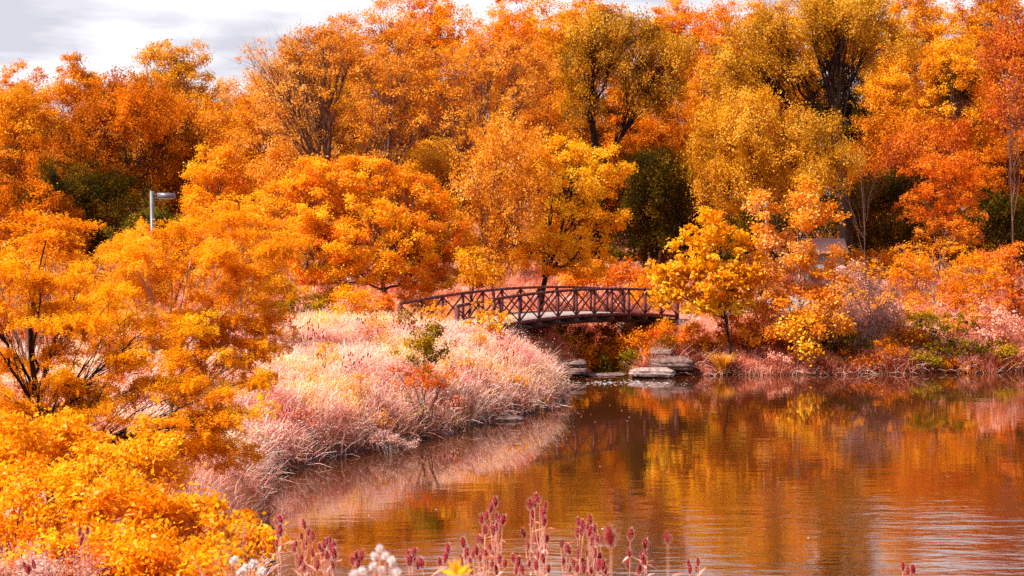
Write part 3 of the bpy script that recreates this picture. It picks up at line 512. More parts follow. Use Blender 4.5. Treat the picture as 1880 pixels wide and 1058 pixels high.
# --- honey locusts and bushes on the near left bank
def tiers(seed, n, poly, rx, ry):
    r = np.random.default_rng(seed); out = []
    while len(out) < n:
        x = r.uniform(min(p[0] for p in poly), max(p[0] for p in poly)); y = r.uniform(min(p[1] for p in poly), max(p[1] for p in poly)); ins = False
        for (ax, ay), (bx, by) in zip(poly, poly[1:]+poly[:1]):
            if (ay > y) != (by > y) and x < (bx-ax)*(y-ay)/(by-ay)+ax: ins = not ins
        if ins: q = r.uniform(.65, 1.2); out.append((x, y, rx*q, ry*q, r.normal()*60))
    return out
T('honey_locust','nearest orange honey locust with a dark trunk at the left edge',TR,30,tiers(11,44,[(-60,690),(440,690),(440,800),(330,860),(-60,830)],46,26)+tiers(1,95,[(-60,500),(120,470),(260,530),(430,620),(490,720),(440,860),(330,900),(200,820),(-60,840)],44,26),'tier','locust',ls=.05,k=2.9,seed=601,base=100,trunk=.075,limbs=14,twigs=1,bark=BARKD,clump=.26,aspect=.42,path=[(78,800),(75,740),(58,680),(55,610),(60,540),(85,440)],rmin=.1,vb=.05)
T('honey_locust','second orange honey locust reaching over the pale grass',TR,38,[(240,440,30,22),(280,438,34,20),(320,420,30,20),(278,480,40,26),(280,540,40,26),(262,590,40,26)]+tiers(2,90,[(200,460),(300,400),(400,370),(500,420),(530,520),(500,640),(470,720),(380,720),(180,620)],40,25),'tier','locust_far',ls=.06,k=3.0,seed=602,base=290,trunk=.07,limbs=12,twigs=1,bark=BARKG,clump=.36,aspect=.42,rmin=.1,vb=.05)
T('honey_locust','pale stemmed honey locust top at the far left',TR,33,tiers(3,24,[(-60,410),(60,390),(130,380),(150,420),(120,500),(-60,540)],40,17),'tier','locust_far',ls=.075,k=3.4,seed=603,base=50,trunk=.05,limbs=6,twigs=1,bark=BARKG,clump=.3,aspect=.42,rmin=.1,path=[(52,600),(52,500),(60,430),(90,385)])
T('honey_locust','far honey locust with arching grey twigs below the branching trees',TR,62,[(430,390,80,40,0),(500,450,60,50,0),(380,420,60,35,0),(440,480,70,40,0)],'tier','locust_far',k=3.5,seed=604,base=440,trunk=.06,twigs=2,bark=BARKG,clump=.5,rmin=.2,vb=.1)
T('heather_scrub','grey white dead scrub hanging over the water at the foot of the left bank',SH,53.6,[(700,806,40,16,0),(740,812,35,12,0)],'shrub','dusk',ls=.06,k=1.6,seed=605,bark=BARKG,twigs=4,clump=.2,vb=.25)
nb = [
 (110,800,120,45,19.5,'gold','bright golden orange bush at the upper left of the foreground thicket',.12),
 (260,820,95,40,19,'yellow','yellow leaved bush at the crest of the foreground thicket',.1),
 (60,900,130,60,17.5,'gold','orange red bush at the lower left corner',.1),
 (220,920,130,60,17,'gold','golden bush in the middle of the foreground thicket',.11),
 (360,930,100,60,17.5,'gold','golden bush at the right side of the foreground thicket',.12),
 (120,1010,150,50,16,'flame','shadowy red orange bush at the bottom left of the frame',.1),
 (60,1040,110,24,14.2,'dusk','mauve seedy heather at the very bottom left corner',.05),
 (180,860,110,50,18.5,'yellow','yellow orange bush in the upper middle of the foreground thicket',.11),
 (430,975,75,50,17,'gold','golden bush leaning over the near water',.11),
 (20,820,80,60,19,'gold','golden bush at the left edge above the orange red corner bush',.12),
 (250,1000,120,50,16,'gold','golden bush at the bottom between the shadowy bush and the water',.1),
 (330,1030,120,50,15.5,'gold','golden bush at the bottom of the foreground thicket',.1),
]
for i, (cx, cy, rx, ry, d, pal, lab, ls) in enumerate(nb):
    T('broadleaf_bush', lab, SH, d, [(cx, cy, rx*.8, ry*.8, 0), (cx-rx*.5, cy+ry*.4, rx*.5, ry*.6, 20), (cx+rx*.5, cy+ry*.35, rx*.5, ry*.6, -20), (cx, cy+ry, rx*.95, ry, 0)], 'shrub', pal, ls=ls*.7, k=4.0, seed=620+i, group='broad leaved bushes of the foreground thicket', bark=BARK, clump=.27, aspect=.5, rmin=.2, twigs=3, trunk=.018, vb=.14, limbs=10)
T('twiggy_bush','thin grey stemmed bush with small yellow leaves beside the near water',SH,14,[(430,990,50,50,0),(470,1030,40,40,0),(400,1050,50,40,0),(450,940,30,30,0)],'shrub','yellow',ls=.06,k=.5,seed=640,bark=BARKG,clump=.16,twigs=4,trunk=.015,limbs=10,vb=.1)

# ------------------------------------------------------------------ grasses
def grass(name, lab, xy, h, wd, pal, seed, lean=(.35, 0), vfun=None, seg=3, droop=.35, cat='grass', tuft=12, rad=.16, rnd=.3, fleck=None):
    rng = np.random.default_rng(seed); nt_ = max(1, len(xy)//tuft); ti = np.repeat(np.arange(nt_), tuft)
    th_ = rng.uniform(.6, 1.15, nt_)[ti]; ta = rng.normal(size=(nt_, 2))[ti]*.32; tv = rng.normal(0, .2, nt_)[ti]
    xy = xy[:nt_][ti]+rng.normal(size=(nt_*tuft, 2))*rad; n = len(xy); z = gh(xy[:, 0], xy[:, 1])-.03
    h = h*rng.uniform(.5, 1.15, n)*th_*(1+.4*wob(xy[:, 0], xy[:, 1], .9, 4)+.25*wob(xy[:, 0], xy[:, 1], 2.3, 1)); a = rng.uniform(0, 2*np.pi, n)
    ld = (np.stack([np.cos(a)*rnd+lean[0], np.sin(a)*rnd+lean[1]], 1)+ta)*(h*rng.uniform(.5, 1.3, n))[:, None]
    fa = rng.uniform(0, np.pi, n); sd = np.stack([np.cos(fa), np.sin(fa), 0*fa], 1)
    v = np.clip(rng.normal(.5, .13, n)+tv+(0 if vfun is None else vfun(xy[:, 0], xy[:, 1])), 0, 1)
    mb = MB(); prev = None
    B = np.column_stack([xy, z]); wds = wd*rng.uniform(.6, 1.3, n)
    for s in range(seg+1):
        t = s/seg; c = B.copy(); c[:, :2] += ld*t**1.8; c[:, 2] += h*(t-droop*t**3)
        ww = (wds*(1-.75*t))[:, None]; cur = (c-sd*ww/2, c+sd*ww/2)
        if prev is not None: mb.quads(np.stack([prev[0], prev[1], cur[1], cur[0]], 1), v)
        prev = cur
    o = mb.build(name, MAT[pal])
    if fleck:                                   # seed heads and small leaves near the tips
        q = rng.random(n) < fleck[1]; k = int(q.sum()); t = rng.uniform(.55, 1, k)[:, None]; c = B[q].copy(); c[:, :2] += ld[q]*t**1.8; c[:, 2] += h[q]*(t[:, 0]-droop*t[:, 0]**3)
        fb = MB(); D = rng.normal(size=(k, 3))*.6+np.column_stack([ld[q], 0*h[q]+.35]); ss = wd*rng.uniform(1.6, 3.6, k)
        leafs(fb, c, D, rng.normal(size=(k, 3))+[0, -.3, .6], ss, ss*.38, np.clip(v[q]+rng.normal(size=k)*.12, 0, 1)); fb.build('seed_heads', MAT[fleck[0]], o)
    return tag(o, lab, cat, kind='stuff')
rng = np.random.default_rng(5)
def scatter(n, x0, x1, y0, y1, cond, seed):
    r = np.random.default_rng(seed); p = np.stack([r.uniform(x0, x1, n), r.uniform(y0, y1, n)], 1); return p[cond(p[:, 0], p[:, 1])]
sg = esd
patch = lambda x, y: .3*wob(x, y, .55, 3)+.34*wob(x, y, 1.6, 1)+.12*wob(x, y, 4.1, 2)
inb = lambda x, y: ((np.abs((x-BL[0]-mid[0])*BD[1]-(y-BL[1]-mid[1])*BD[0]) < 1.2) & ((x-BL[0])*BD[0]+(y-BL[1])*BD[1] > -30) & ((x-BL[0])*BD[0]+(y-BL[1])*BD[1] < 40))
p = scatter(190000, -24, 3, 44, 84, lambda x, y: (sg(x, y) > .15) & (x < 3) & ~inb(x, y) & ~((x > -2.5) & (y > 74)), 11)
grass('tall_grass', 'tall pale pink dry grass covering the left bank', p, 1.05, .026, 'strawgold', 12, (.2, -.03), lambda x, y: patch(x, y)+.08, rnd=.55, droop=.5, fleck=('strawgold', 1.0))
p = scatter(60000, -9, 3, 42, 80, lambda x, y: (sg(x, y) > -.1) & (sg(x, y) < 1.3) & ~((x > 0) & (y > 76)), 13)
grass('bank_grass', 'reddish matted grass hanging over the left water edge', p, .55, .022, 'russet', 14, (.45, -.35), lambda x, y: np.clip(esd(x, y), 0, 1)*.45-.28+patch(x, y)*.5, droop=.9)  # blades darken towards the water: red roots plus painted shade of the bank
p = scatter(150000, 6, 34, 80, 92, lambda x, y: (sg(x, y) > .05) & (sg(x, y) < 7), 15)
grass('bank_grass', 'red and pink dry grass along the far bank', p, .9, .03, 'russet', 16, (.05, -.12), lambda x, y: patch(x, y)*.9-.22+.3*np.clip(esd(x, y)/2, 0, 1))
p = scatter(60000, -6, 7, 78, 94, lambda x, y: (sg(x, y) > .05) & (sg(x, y) < 6), 25)
grass('stream_grass', 'rusty grass on the stream banks under the bridge', p, .55, .03, 'russet', 26, (.1, -.15), lambda x, y: patch(x, y)*.6-.45)
p = scatter(140000, -45, 50, 84, 140, lambda x, y: (sg(x, y) > 4) & ~inb(x, y) & ~((x > 10) & (x < 22) & (y > 92) & (y < 106)), 17)
grass('meadow_grass', 'dusty pink meadow grass in front of the wood', p, 1.0, .05, 'straw', 18, (.1, 0), lambda x, y: patch(x, y)-.38, fleck=('amber', .3))
p = scatter(60000, -18, -4, 14, 48, lambda x, y: (sg(x, y) > .1), 19)
grass('near_bank_grass', 'pink dry grass under the honey locusts', p, .7, .016, 'straw', 20, (.3, 0), lambda x, y: patch(x, y)-.05)

def stems(name, lab, xy, seed):
    rng = np.random.default_rng(seed); mb = MB()
    for x, y in xy:
        z = float(gh(x, y)); a = rng.uniform(0, 6.28); l = rng.uniform(.4, 1.3); dz = rng.uniform(-.15, .75)*l
        q = np.array([x, y, z+.05]); e = q+[math.cos(a)*l*.7, math.sin(a)*l*.7-.25*l, dz]; e[2] = max(e[2], .02)
        mb.tube([q, (q+e)/2+[0, 0, .08*l], e], [.012, .009, .004], 3, cap=False, attr=rng.uniform(.2, 1))
    tag(mb.build(name, MAT['straw']), lab, 'dry stems', kind='stuff')
p = scatter(30000, -9, 3, 42, 79, lambda x, y: (sg(x, y) > -.1) & (sg(x, y) < .9), 41)[:1500]
stems('dry_stems', 'tangle of dry pink stems leaning over the left water edge', p, 42)
p = scatter(30000, 6, 34, 79, 86, lambda x, y: (sg(x, y) > -.1) & (sg(x, y) < 1.6), 43)[:1500]
stems('dry_stems', 'tangle of dry stems along the far water edge', p, 44)
def clump(name, lab, px, py, d, n, h, wd, pal, seed, spread=.25, group=None):
    rng = np.random.default_rng(seed); c = P(px, py, d); bz = float(gh(c[0], c[1])); root = np.array([c[0], c[1], bz])
    a = rng.uniform(0, 2*np.pi, n); r = rng.uniform(0, spread, n); mb = MB(); hh = h*rng.uniform(.6, 1.1, n); out = rng.uniform(.15, .8, n)*hh
    sd = np.stack([-np.sin(a), np.cos(a), 0*a], 1); prev = None; v = np.clip(rng.normal(.55, .2, n), 0, 1)
    for s in range(5):
        t = s/4; q = r+out*t**1.7; C_ = np.stack([np.cos(a)*q, np.sin(a)*q, hh*(t-.35*t**3)-.03], 1); ww = (wd*(1-.8*t)); cur = (C_-sd*ww/2, C_+sd*ww/2)
        if prev is not None: mb.quads(np.stack([prev[0], prev[1], cur[1], cur[0]], 1), v)
        prev = cur
    o = mb.build(name, MAT[pal]); o.location = root; return tag(o, lab, 'grass clump', group)
clump('rush_clump', 'fan shaped yellow rush clump at the far water edge', 1325, 690, 80.9, 260, 1.5, .05, 'reed', 31)
clump('rush_clump', 'low olive yellow rush clump beside the stream mouth', 1120, 690, 80.9, 130, .9, .045, 'reed', 32)
clump('rush_clump', 'thin rush clump at the water below the orange sapling', 1520, 684, 81.9, 120, 1.0, .04, 'reed', 33)
clump('rush_clump', 'small rush clump left of the pale flat rock', 1165, 690, 81.4, 80, .7, .04, 'reed', 34)

# ------------------------------------------------------------------ footbridge
STEEL = rough('weathered_steel', (.055, .012, .012), (.15, .045, .048), 5, .72, .25)
DECKM = rough('deck_concrete', (.26, .19, .17), (.42, .33, .3), 4, .9, .2)
DARKS = rough('dark_steel', (.03, .012, .01), (.07, .03, .025), 5, .7, .15)
br = empty('footbridge', (BL[0], BL[1], BZ)); tag(br, 'brown steel arched footbridge with crossed railing trusses over the stream', 'bridge')
LEN = float(np.linalg.norm(BR-BL)); NP = 12
def bpnt(s, side, z):                  # s 0..1 along the deck; local to the empty
    q = BD*LEN*s+BN*BW*side; return np.array([q[0], q[1], z+.44*4*s*(1-s)])
RH = 1.34
for side in (0, 1):
    ss = np.linspace(0, 1, NP+1); fine = np.linspace(0, 1, NP*4+1)
    for nm, z, wd, ht, ex in (('handrail', RH, .13, .13, .006), ('bottom_chord', .02, .11, .16, 0)):
        mb = MB()
        for a, b in zip(fine[:-1], fine[1:]): mb.bar(bpnt(a, side, z), bpnt(b, side, z), wd, ht)
        mb.build(nm, STEEL, br)
    for i, s in enumerate(ss):
        e = i in (0, NP); wd = .17 if e else .1
        mb = MB(); mb.bar(bpnt(s, side, -.12 if not e else -.3), bpnt(s, side, RH-.05), wd, wd, (BD[0], BD[1], 0)); mb.build('post', STEEL, br)
    sgn = -.02 if side == 0 else .02
    for a, b in zip(ss[:-1], ss[1:]):
        for (p0, p1, wd, off) in ((bpnt(a, side, .1), bpnt(b, side, RH-.08), .09, sgn), (bpnt(a, side, RH-.08), bpnt(b, side, .1), .06, -sgn*1.6)):
            o_ = np.array([BN[0]*off, BN[1]*off, 0]); mb = MB(); mb.bar(p0+o_, p1+o_, .035, wd); mb.build('brace', STEEL, br)
mb = MB(); V = []; F = []
for s in np.linspace(0, 1, 25):
    for sd2, z in ((.03, .06), (.97, .06), (.97, -.06), (.03, -.06)): V.append(bpnt(s, sd2, z))
for i in range(24):
    for j in range(4): F.append((i*4+j, i*4+(j+1) % 4, i*4+4+(j+1) % 4, i*4+4+j))
F.append((0, 3, 2, 1)); F.append((96, 97, 98, 99)); mb.mesh(V, F); mb.build('deck', DECKM, br)
for i, s in enumerate(np.linspace(0, 1, NP+1)):
    mb = MB(); mb.bar(bpnt(s, -.03, -.19), bpnt(s, 1.03, -.19), .12, .2); mb.build('floor_beam', DARKS, br)
for sd2 in (.15, .85):
    mb = MB()
    for a, b in zip(np.linspace(0, 1, 25)[:-1], np.linspace(0, 1, 25)[1:]): mb.bar(bpnt(a, sd2, -.3), bpnt(b, sd2, -.3), .1, .22)
    mb.build('girder', DARKS, br)
ABM = rough('abutment_stone', (.1, .06, .05), (.3, .2, .17), 3, .95, .8)
for s, lab in ((.0, 'left'), (1., 'right')):
    mb = MB(); c = bpnt(s, .5, 0); d0 = -.35 if s == 0 else .35; c[:2] += BD*d0
    mb.bar(c+np.array([*(BN*-2.1), -1.1]), c+np.array([*(BN*2.1), -1.1]), .9, 1.9); mb.build('abutment', ABM, br)

# ------------------------------------------------------------------ lamp posts
LAMPM = rough('lamp_steel', (.08, .085, .1), (.13, .13, .15), 3, .45, .05, metal=.2)
LENS = rough('lamp_lens', (.5, .52, .55), (.6, .62, .65), 3, .25, 0)
def lamp(px, py, d, sgn, lab):
    t = P(px, py, d); bz = float(gh(t[0], t[1])); H = t[2]-bz; root = empty('lamp_post', (t[0], t[1], bz)); tag(root, lab, 'lamp post', 'lamp posts')
    wd = .12
    mb = MB(); mb.bar((0, 0, -.2), (0, 0, H), wd, wd, (0, 1, 0)); mb.build('post', LAMPM, root)
    mb = MB(); mb.bar((0, 0, -.05), (0, 0, .12), .4, .4, (0, 1, 0)); mb.build('base_plate', LAMPM, root)
    mb = MB(); mb.bar((sgn*wd/2, 0, H-.14), (sgn*(wd/2+.17), 0, H-.14), .09, .1); mb.build('arm', DARKS, root)
    z = H-.16
    mb = MB(); x0, x1 = sgn*(wd/2+.16), sgn*.80
    V = [(x0, -.17, z-.09), (x0, .17, z-.09), (x0, .17, z+.09), (x0, -.17, z+.09), (x1, -.17, z-.09), (x1, .17, z-.09), (x1-sgn*.03, .17, z+.09), (x1-sgn*.03, -.17, z+.09)]
    mb.mesh(V, [(0, 1, 2, 3), (7, 6, 5, 4), (0, 4, 5, 1), (1, 5, 6, 2), (2, 6, 7, 3), (3, 7, 4, 0)]); hd = mb.build('lamp_head', LAMPM, root)
    mb = MB(); mb.bar((x0+sgn*.06, 0, z-.105), (x1-sgn*.06, 0, z-.105), .28, .03); mb.build('lens', LENS, hd)
lamp(279, 351, 57, 1, 'grey square lamp post rising from the honey locusts on the left')
lamp(1407, 371, 92, -1, 'grey square lamp post half hidden in the pink and orange tree')

# ------------------------------------------------------------------ hut
d = 110; c0 = P(1512, 487, d); hz = float(gh(c0[0], c0[1])); 
hut = empty('hut', (c0[0], c0[1], hz), R(-8)); tag(hut, 'small grey hut with a pale pink pitched roof behind the whippy tree', 'hut')
HW = rough('hut_wall', (.16, .14, .14), (.3, .25, .24), 5, .85, .2); HR = rough('hut_roof', (.45, .22, .19), (.62, .36, .32), 8, .85, .3, (1, 1, 4)); HD = rough('hut_door', (.06, .03, .03), (.14, .07, .06), 6, .7, .2)
top = P(1500, 440, d)[2]-hz; W2, D2, eave = 1.25, 1.3, top-.8
mb = MB(); mb.bar((-W2, 0, (eave-.3)/2), (W2, 0, (eave-.3)/2), 2*D2, eave+.3); mb.build('wall', HW, hut)
for sg2 in (-1, 1):
    mb = MB(); V = [(-W2-.3, sg2*(D2+.4), eave-.12), (W2+.3, sg2*(D2+.4), eave-.12), (W2+.1, 0, top), (-W2-.1, 0, top)]
    V2 = [(x, y, z+.08) for x, y, z in V]; mb.mesh(V+V2, [(0, 3, 2, 1), (4, 5, 6, 7), (0, 1, 5, 4), (1, 2, 6, 5), (2, 3, 7, 6), (3, 0, 4, 7)]); mb.build('roof', HR, hut)
for sx in (-1, 1):
    mb = MB(); mb.mesh([(sx*W2, -D2, eave+.001), (sx*W2, D2, eave+.001), (sx*W2, 0, top-.03)], [(0, 1, 2)]); mb.build('gable', HW, hut)
mb = MB(); mb.bar((.7, -D2-.03, 0), (.7, -D2-.03, 2.0), .6, .05, (0, 1, 0)); dr_ = mb.build('door', HD, hut)
mb = MB(); mb.bar((.88, -D2-.09, 1.0), (.88, -D2-.09, 1.12), .03, .06, (0, 1, 0)); mb.build('handle', LAMPM, dr_)
for x in (.34, 1.06):
    mb = MB(); mb.bar((x, -D2-.05, 0), (x, -D2-.05, 2.08), .1, .09, (0, 1, 0)); mb.build('door_frame', LAMPM, hut)
mb = MB(); mb.bar((-.9, -D2-.03, 1.45), (-.2, -D2-.03, 1.45), .05, .8); mb.build('window', HD, hut)

# ------------------------------------------------------------------ rocks
STONE = rough('limestone', (.05, .025, .02), (.3, .18, .16), 5, .9, 1.0, (1, 1, 4))
STONEP = rough('pale_limestone', (.14, .08, .07), (.5, .36, .33), 5, .9, 1.0, (1, 1, 3))
def rock(x0, x1, y0, y1, d, lab, mat, seed, dep=1.0):
    rng = np.random.default_rng(seed); a = P(x0, y1, d); b = P(x1, y0, d); c = (a+b)/2; hx = (b[0]-a[0])/2; hz_ = (b[2]-a[2])/2
    n, mm = 64, 13; V = []; ph = rng.uniform(0, 6, 6)
    for j in range(mm):
        t = -1+2*j/(mm-1); rr = (1-abs(t)**4)**.5 if abs(t) < 1 else 0
        rr = rr*(.97+.035*math.sin(t*11+ph[3])+rng.uniform(-.015, .01))+.01
        for i in range(n):
            th = 2*math.pi*i/n; cx, sx = math.cos(th), math.sin(th); p_ = .34; q = rr*(1+.05*math.sin(3*th+ph[0])+.04*math.sin(7*th+ph[1]+t)+.03*math.sin(13*th+ph[2]+t*5)+.03*math.sin(29*th+t*9)+rng.normal()*.012)
            V.append((hx*q*np.sign(cx)*abs(cx)**p_, dep*q*np.sign(sx)*abs(sx)**.6, hz_*(t+.08*math.sin(2*th+ph[4])+.05*math.sin(5*th+ph[5]))))
    V += [(0, 0, -hz_), (0, 0, hz_)]
    F = [(j*n+i, j*n+(i+1) % n, (j+1)*n+(i+1) % n, (j+1)*n+i) for j in range(mm-1) for i in range(n)]
    mb = MB(); mb.mesh(V, F); mb.mesh(V, [((i+1) % n, i, mm*n) for i in range(n)]+[((mm-1)*n+i, (mm-1)*n+(i+1) % n, mm*n+1) for i in range(n)])
    o = mb.build('rock_slab', mat); o.location = (c[0], c[1]+dep*.6, c[2]); o.rotation_euler = (0, 0, rng.uniform(-.12, .12)); tag(o, lab, 'rock', 'limestone slabs at the stream mouth')
rock(1022, 1077, 661, 677, 79.8, 'brown slab on top of the stack beside the pale grass', STONE, 1)
rock(1020, 1081, 675, 690, 79.5, 'brown slab at the bottom of the stack beside the pale grass', STONE, 2)
rock(1066, 1150, 687, 693, 80.4, 'thin dark ledge lying in the water at the stream mouth', STONE, 3, .7)
rock(1192, 1240, 641, 659, 82.0, 'uppermost small slab right of the stream mouth', STONE, 4)
rock(1196, 1276, 657, 683, 80.6, 'long layered slab above the pale flat rock', STONE, 5, 1.1)
rock(1158, 1240, 677, 695, 79.3, 'pale flat rock at the water right of the stream mouth', STONEP, 6, .8)
rock(800, 835, 793, 806, 58.6, 'small grey stone showing at the foot of the grassy bank', STONE, 7, .5)
rock(900, 960, 765, 778, 62.6, 'low grey stone in the bank near the tip of the pale grass', STONE, 8, .5)
rock(985, 1015, 745, 757, 66.4, 'small stone at the tip of the grassy bank', STONE, 9, .4)

# ------------------------------------------------------------------ teasels
TSTEM = rough('teasel_stem', (.5, .22, .17), (.75, .42, .34), 12, .8, .1)
THEAD = rough('teasel_head', (.13, .003, .008), (.32, .012, .025), 60, .9, .5)
TBR = foliage('teasel_spines', [(.85,.4,.36),(.95,.72,.66)], .6)
def head_meshes(seed, sc=1.0):
    rng = np.random.default_rng(seed); mb = MB(); n, mm = 10, 9
    tt = np.linspace(0, 1, mm); rr = .0155*sc*np.sin(np.pi*np.clip(tt*.93+.05, 0, 1))**.55; zz = tt*.078*sc
    mb.tube(np.stack([0*tt, 0*tt, zz], 1), rr, n); hm = mb
    sp = MB(); k = 64; th = rng.uniform(0, 6.283, k); t = rng.uniform(0.02, 1, k); r0 = np.interp(t, tt, rr)
    C = np.stack([np.cos(th)*r0, np.sin(th)*r0, t*.078*sc], 1); D = np.stack([np.cos(th), np.sin(th), .5+0*th+t*.8], 1)
    leafs(sp, C, D, np.tile([0, 0, 1.], (k, 1))+rng.normal(size=(k, 3))*.3, 0.02*sc, .0016*sc, rng.random(k))
    k = 8; th = np.arange(k)*6.283/k+.2; C = np.stack([np.cos(th)*.006, np.sin(th)*.006, 0*th], 1)*sc
    prev = None; sd = np.stack([-np.sin(th), np.cos(th), 0*th], 1)
    for s in range(4):
        q = s/3; c = np.stack([np.cos(th)*(.006+.035*q), np.sin(th)*(.006+.035*q), -.004+.05*q**2+0*th], 1)*sc; ww = .0035*sc*(1-.8*q); cur = (c-sd*ww/2, c+sd*ww/2)
        if prev is not None: sp.quads(np.stack([prev[0], prev[1], cur[1], cur[0]], 1), np.full(k, .6))
        prev = cur
    return hm, sp
proto = []
for i in range(3):
    hm, sp = head_meshes(700+i); h_ = hm.build('seed_head', THEAD, None, smooth=True); s_ = sp.build('spines', TBR, None); proto.append((h_.data, s_.data)); bpy.data.objects.remove(h_); bpy.data.objects.remove(s_)
def teasel(heads, d, lab, group, seed, sc=1.0, base=None):
    """heads: pixels of the seed heads at distance d"""
    rng = np.random.default_rng(seed); pts = [P(x, y, d+rng.uniform(-.12, .12)) for x, y in heads]; pts.sort(key=lambda q: -q[2])
    bx = np.mean([q[0] for q in pts]) if base is None else base; bz = float(gh(bx, d)); root = empty('teasel', (bx, d, bz)); tag(root, lab, 'teasel', group)
    B = np.array([bx, d, bz]); mb = MB(); top = pts[0]-B; tt = np.linspace(0, 1, 8)[:, None]
    mainp = np.hstack([top[:1]*tt**1.3, top[1:2]*tt, top[2]*tt]); mainp[0, 2] = -.1; mb.tube(mainp, np.linspace(.005, .0022, 8)*sc, 5)
    for q in pts[1:]:
        q = q-B; z0 = q[2]*rng.uniform(.5, .8); tq = z0/top[2]; s = np.array([top[0]*tq**1.3, top[1]*tq, z0]); m1 = np.array([q[0]*.9+s[0]*.1, q[1], (q[2]+z0)/2-.03]); t2 = np.linspace(0, 1, 7)[:, None]
        mb.tube((1-t2)**2*s+2*t2*(1-t2)*m1+t2**2*q, np.linspace(.003, .0018, 7)*sc, 4)
    k = 10; ci = rng.integers(1, 7, k); th = rng.uniform(0, 6.28, k); 
    mb.build('stem', TSTEM, root)
    mb = MB(); leafs(mb, mainp[ci], np.stack([np.cos(th), np.sin(th), rng.uniform(-.6, .6, k)], 1), np.tile([0, 0, 1.], (k, 1)), rng.uniform(.08, .16, k)*sc, .02*sc, rng.uniform(0, .6, k)); mb.build('leaves', MAT['straw'], root)
    for q in pts:
        hd, sp = proto[rng.integers(3)]; s = sc*rng.uniform(.75, 1.15); h = bpy.data.objects.new('seed_head', hd); COL.objects.link(h); h.parent = root; h.location = q-B; h.scale = (s, s, s)
        h.rotation_euler = (rng.normal()*.12, rng.normal()*.16, rng.uniform(0, 6)); c = bpy.data.objects.new('spines', sp); COL.objects.link(c); c.parent = h
G = 'dried teasels in the foreground'
TZ = [
 (11.5,'leftmost dried teasel, four heads in front of the pink reflection',[(517,968),(516,985),(511,990),(508,1005)]),
 (12,'teasel with one tall head left of the dense brown tuft',[(561,972),(566,985),(554,992),(541,1016)]),
 (12,'teasel with staggered heads right of the leftmost teasel',[(560,1012),(545,1004),(576,1024),(574,995)]),
 (12.3,'dense tuft of small teasel heads over the brown water',[(588,1012),(596,1008),(600,1001),(604,1006),(594,1024)]),
 (12,'teasel behind the dense tuft with heads leaning right',[(609,1016),(613,1010),(606,1026),(602,1030),(615,1027)]),
 (11,'low teasel below the dense tuft',[(550,1040),(582,1048),(612,1046),(560,1052)]),
 (10.5,'low teasel at the bottom just left of the white flowers',[(652,1030),(648,1038),(664,1030),(657,1044)]),
 (11,'teasel right of the white flowers',[(749,1030),(757,1025),(752,1040),(760,1033),(768,1045)]),
 (11,'low teasel beside the yellow leaf',[(823,1018),(817,1034),(808,1040),(776,1044)]),
 (11.5,'teasel with one head alone above the yellow leaf',[(852,1007),(854,1026),(860,1022),(846,1041)]),
 (12,'tallest teasel of the tall cluster left of centre',[(910,932),(900,943),(911,955),(903,975)]),
 (12.2,'teasel at the left side of the tall cluster',[(891,957),(885,963),(891,982),(878,998)]),
 (11.8,'teasel at the right side of the tall cluster',[(915,960),(922,964),(912,976),(921,972),(906,984)]),
 (12,'teasel with low heads inside the tall cluster',[(886,1000),(908,1008),(900,1012),(886,1020),(893,1026)]),
 (12.4,'teasel with many heads at the foot of the tall cluster',[(869,1026),(876,1020),(880,1033),(893,1038),(909,1024)]),
 (11.6,'short teasel right of the foot of the tall cluster',[(917,1036),(927,1043),(903,1042),(913,1055)]),
 (11.6,'low teasel at the bottom left of the tall cluster',[(862,1040),(858,1050),(866,1055),(845,1052)]),
 (11.8,'tall teasel with the highest head of the twin cluster',[(991,924),(981,932),(995,953),(998,967)]),
 (12,'tall teasel forming the left side of the twin cluster',[(974,936),(979,953),(977,969),(964,987)]),
 (11.9,'tall teasel forming the right side of the twin cluster',[(1001,935),(996,948),(1004,998),(985,1000)]),
 (12.1,'teasel with large low heads under the twin cluster',[(971,1008),(985,1006),(995,1015),(1003,1020),(984,1030)]),
 (11.6,'low teasel left of the foot of the twin cluster',[(944,1035),(951,1042),(948,1055),(960,1056)]),
 (11.6,'low teasel under the right side of the twin cluster',[(971,1042),(985,1048),(999,1035),(1007,1052)]),
 (12,'teasel at the top left of the broad cluster right of centre',[(1064,967),(1060,987),(1071,976),(1069,985)]),
 (12,'teasel at the top right of the broad cluster',[(1083,965),(1078,974),(1092,978),(1080,986)]),
 (12.3,'teasel in the middle of the broad cluster',[(1087,993),(1085,1003),(1097,1002),(1103,997),(1093,990)]),
 (12.2,'teasel with large low heads in the broad cluster',[(1062,1027),(1078,1021),(1092,1025),(1100,1034),(1074,1040)]),
 (11.7,'teasel at the left side of the broad cluster',[(1030,1006),(1041,1016),(1034,1038),(1047,1018)]),
 (11.7,'low teasel at the right foot of the broad cluster',[(1106,1048),(1098,1050),(1086,1054),(1112,1055)]),
 (11.7,'low teasel at the left foot of the broad cluster',[(1053,1042),(1060,1052),(1045,1052),(1072,1054)]),
 (12,'lone upright teasel over the white glints right of the broad cluster',[(1157,992),(1156,1024),(1153,1045)]),
 (12,'teasel with heads one above the other at the right of the glints',[(1184,1009),(1181,1028),(1184,1038),(1176,1050),(1172,1054)]),
 (11.5,'tiny teasel pair at the bottom under the blue white reflection',[(1265,1042),(1281,1040),(1280,1052),(1266,1054)]),
 (11.5,'rightmost short teasel at the bottom edge',[(1657,1048),(1677,1054),(1666,1056)]),
 (13,'teasel in front of the lower left red bush',[(146,985),(152,994),(161,982),(149,1002)]),
 (12.5,'low teasel at the bottom left corner',[(47,1047),(57,1050),(64,1045),(52,1056)]),
]
for i, (d, lab, hs) in enumerate(TZ): teasel(hs, d, lab, G, 800+i)
teasel([(1122,1003)], 4.2, 'very near blurred red teasel head right of the broad cluster', G, 890, .75)
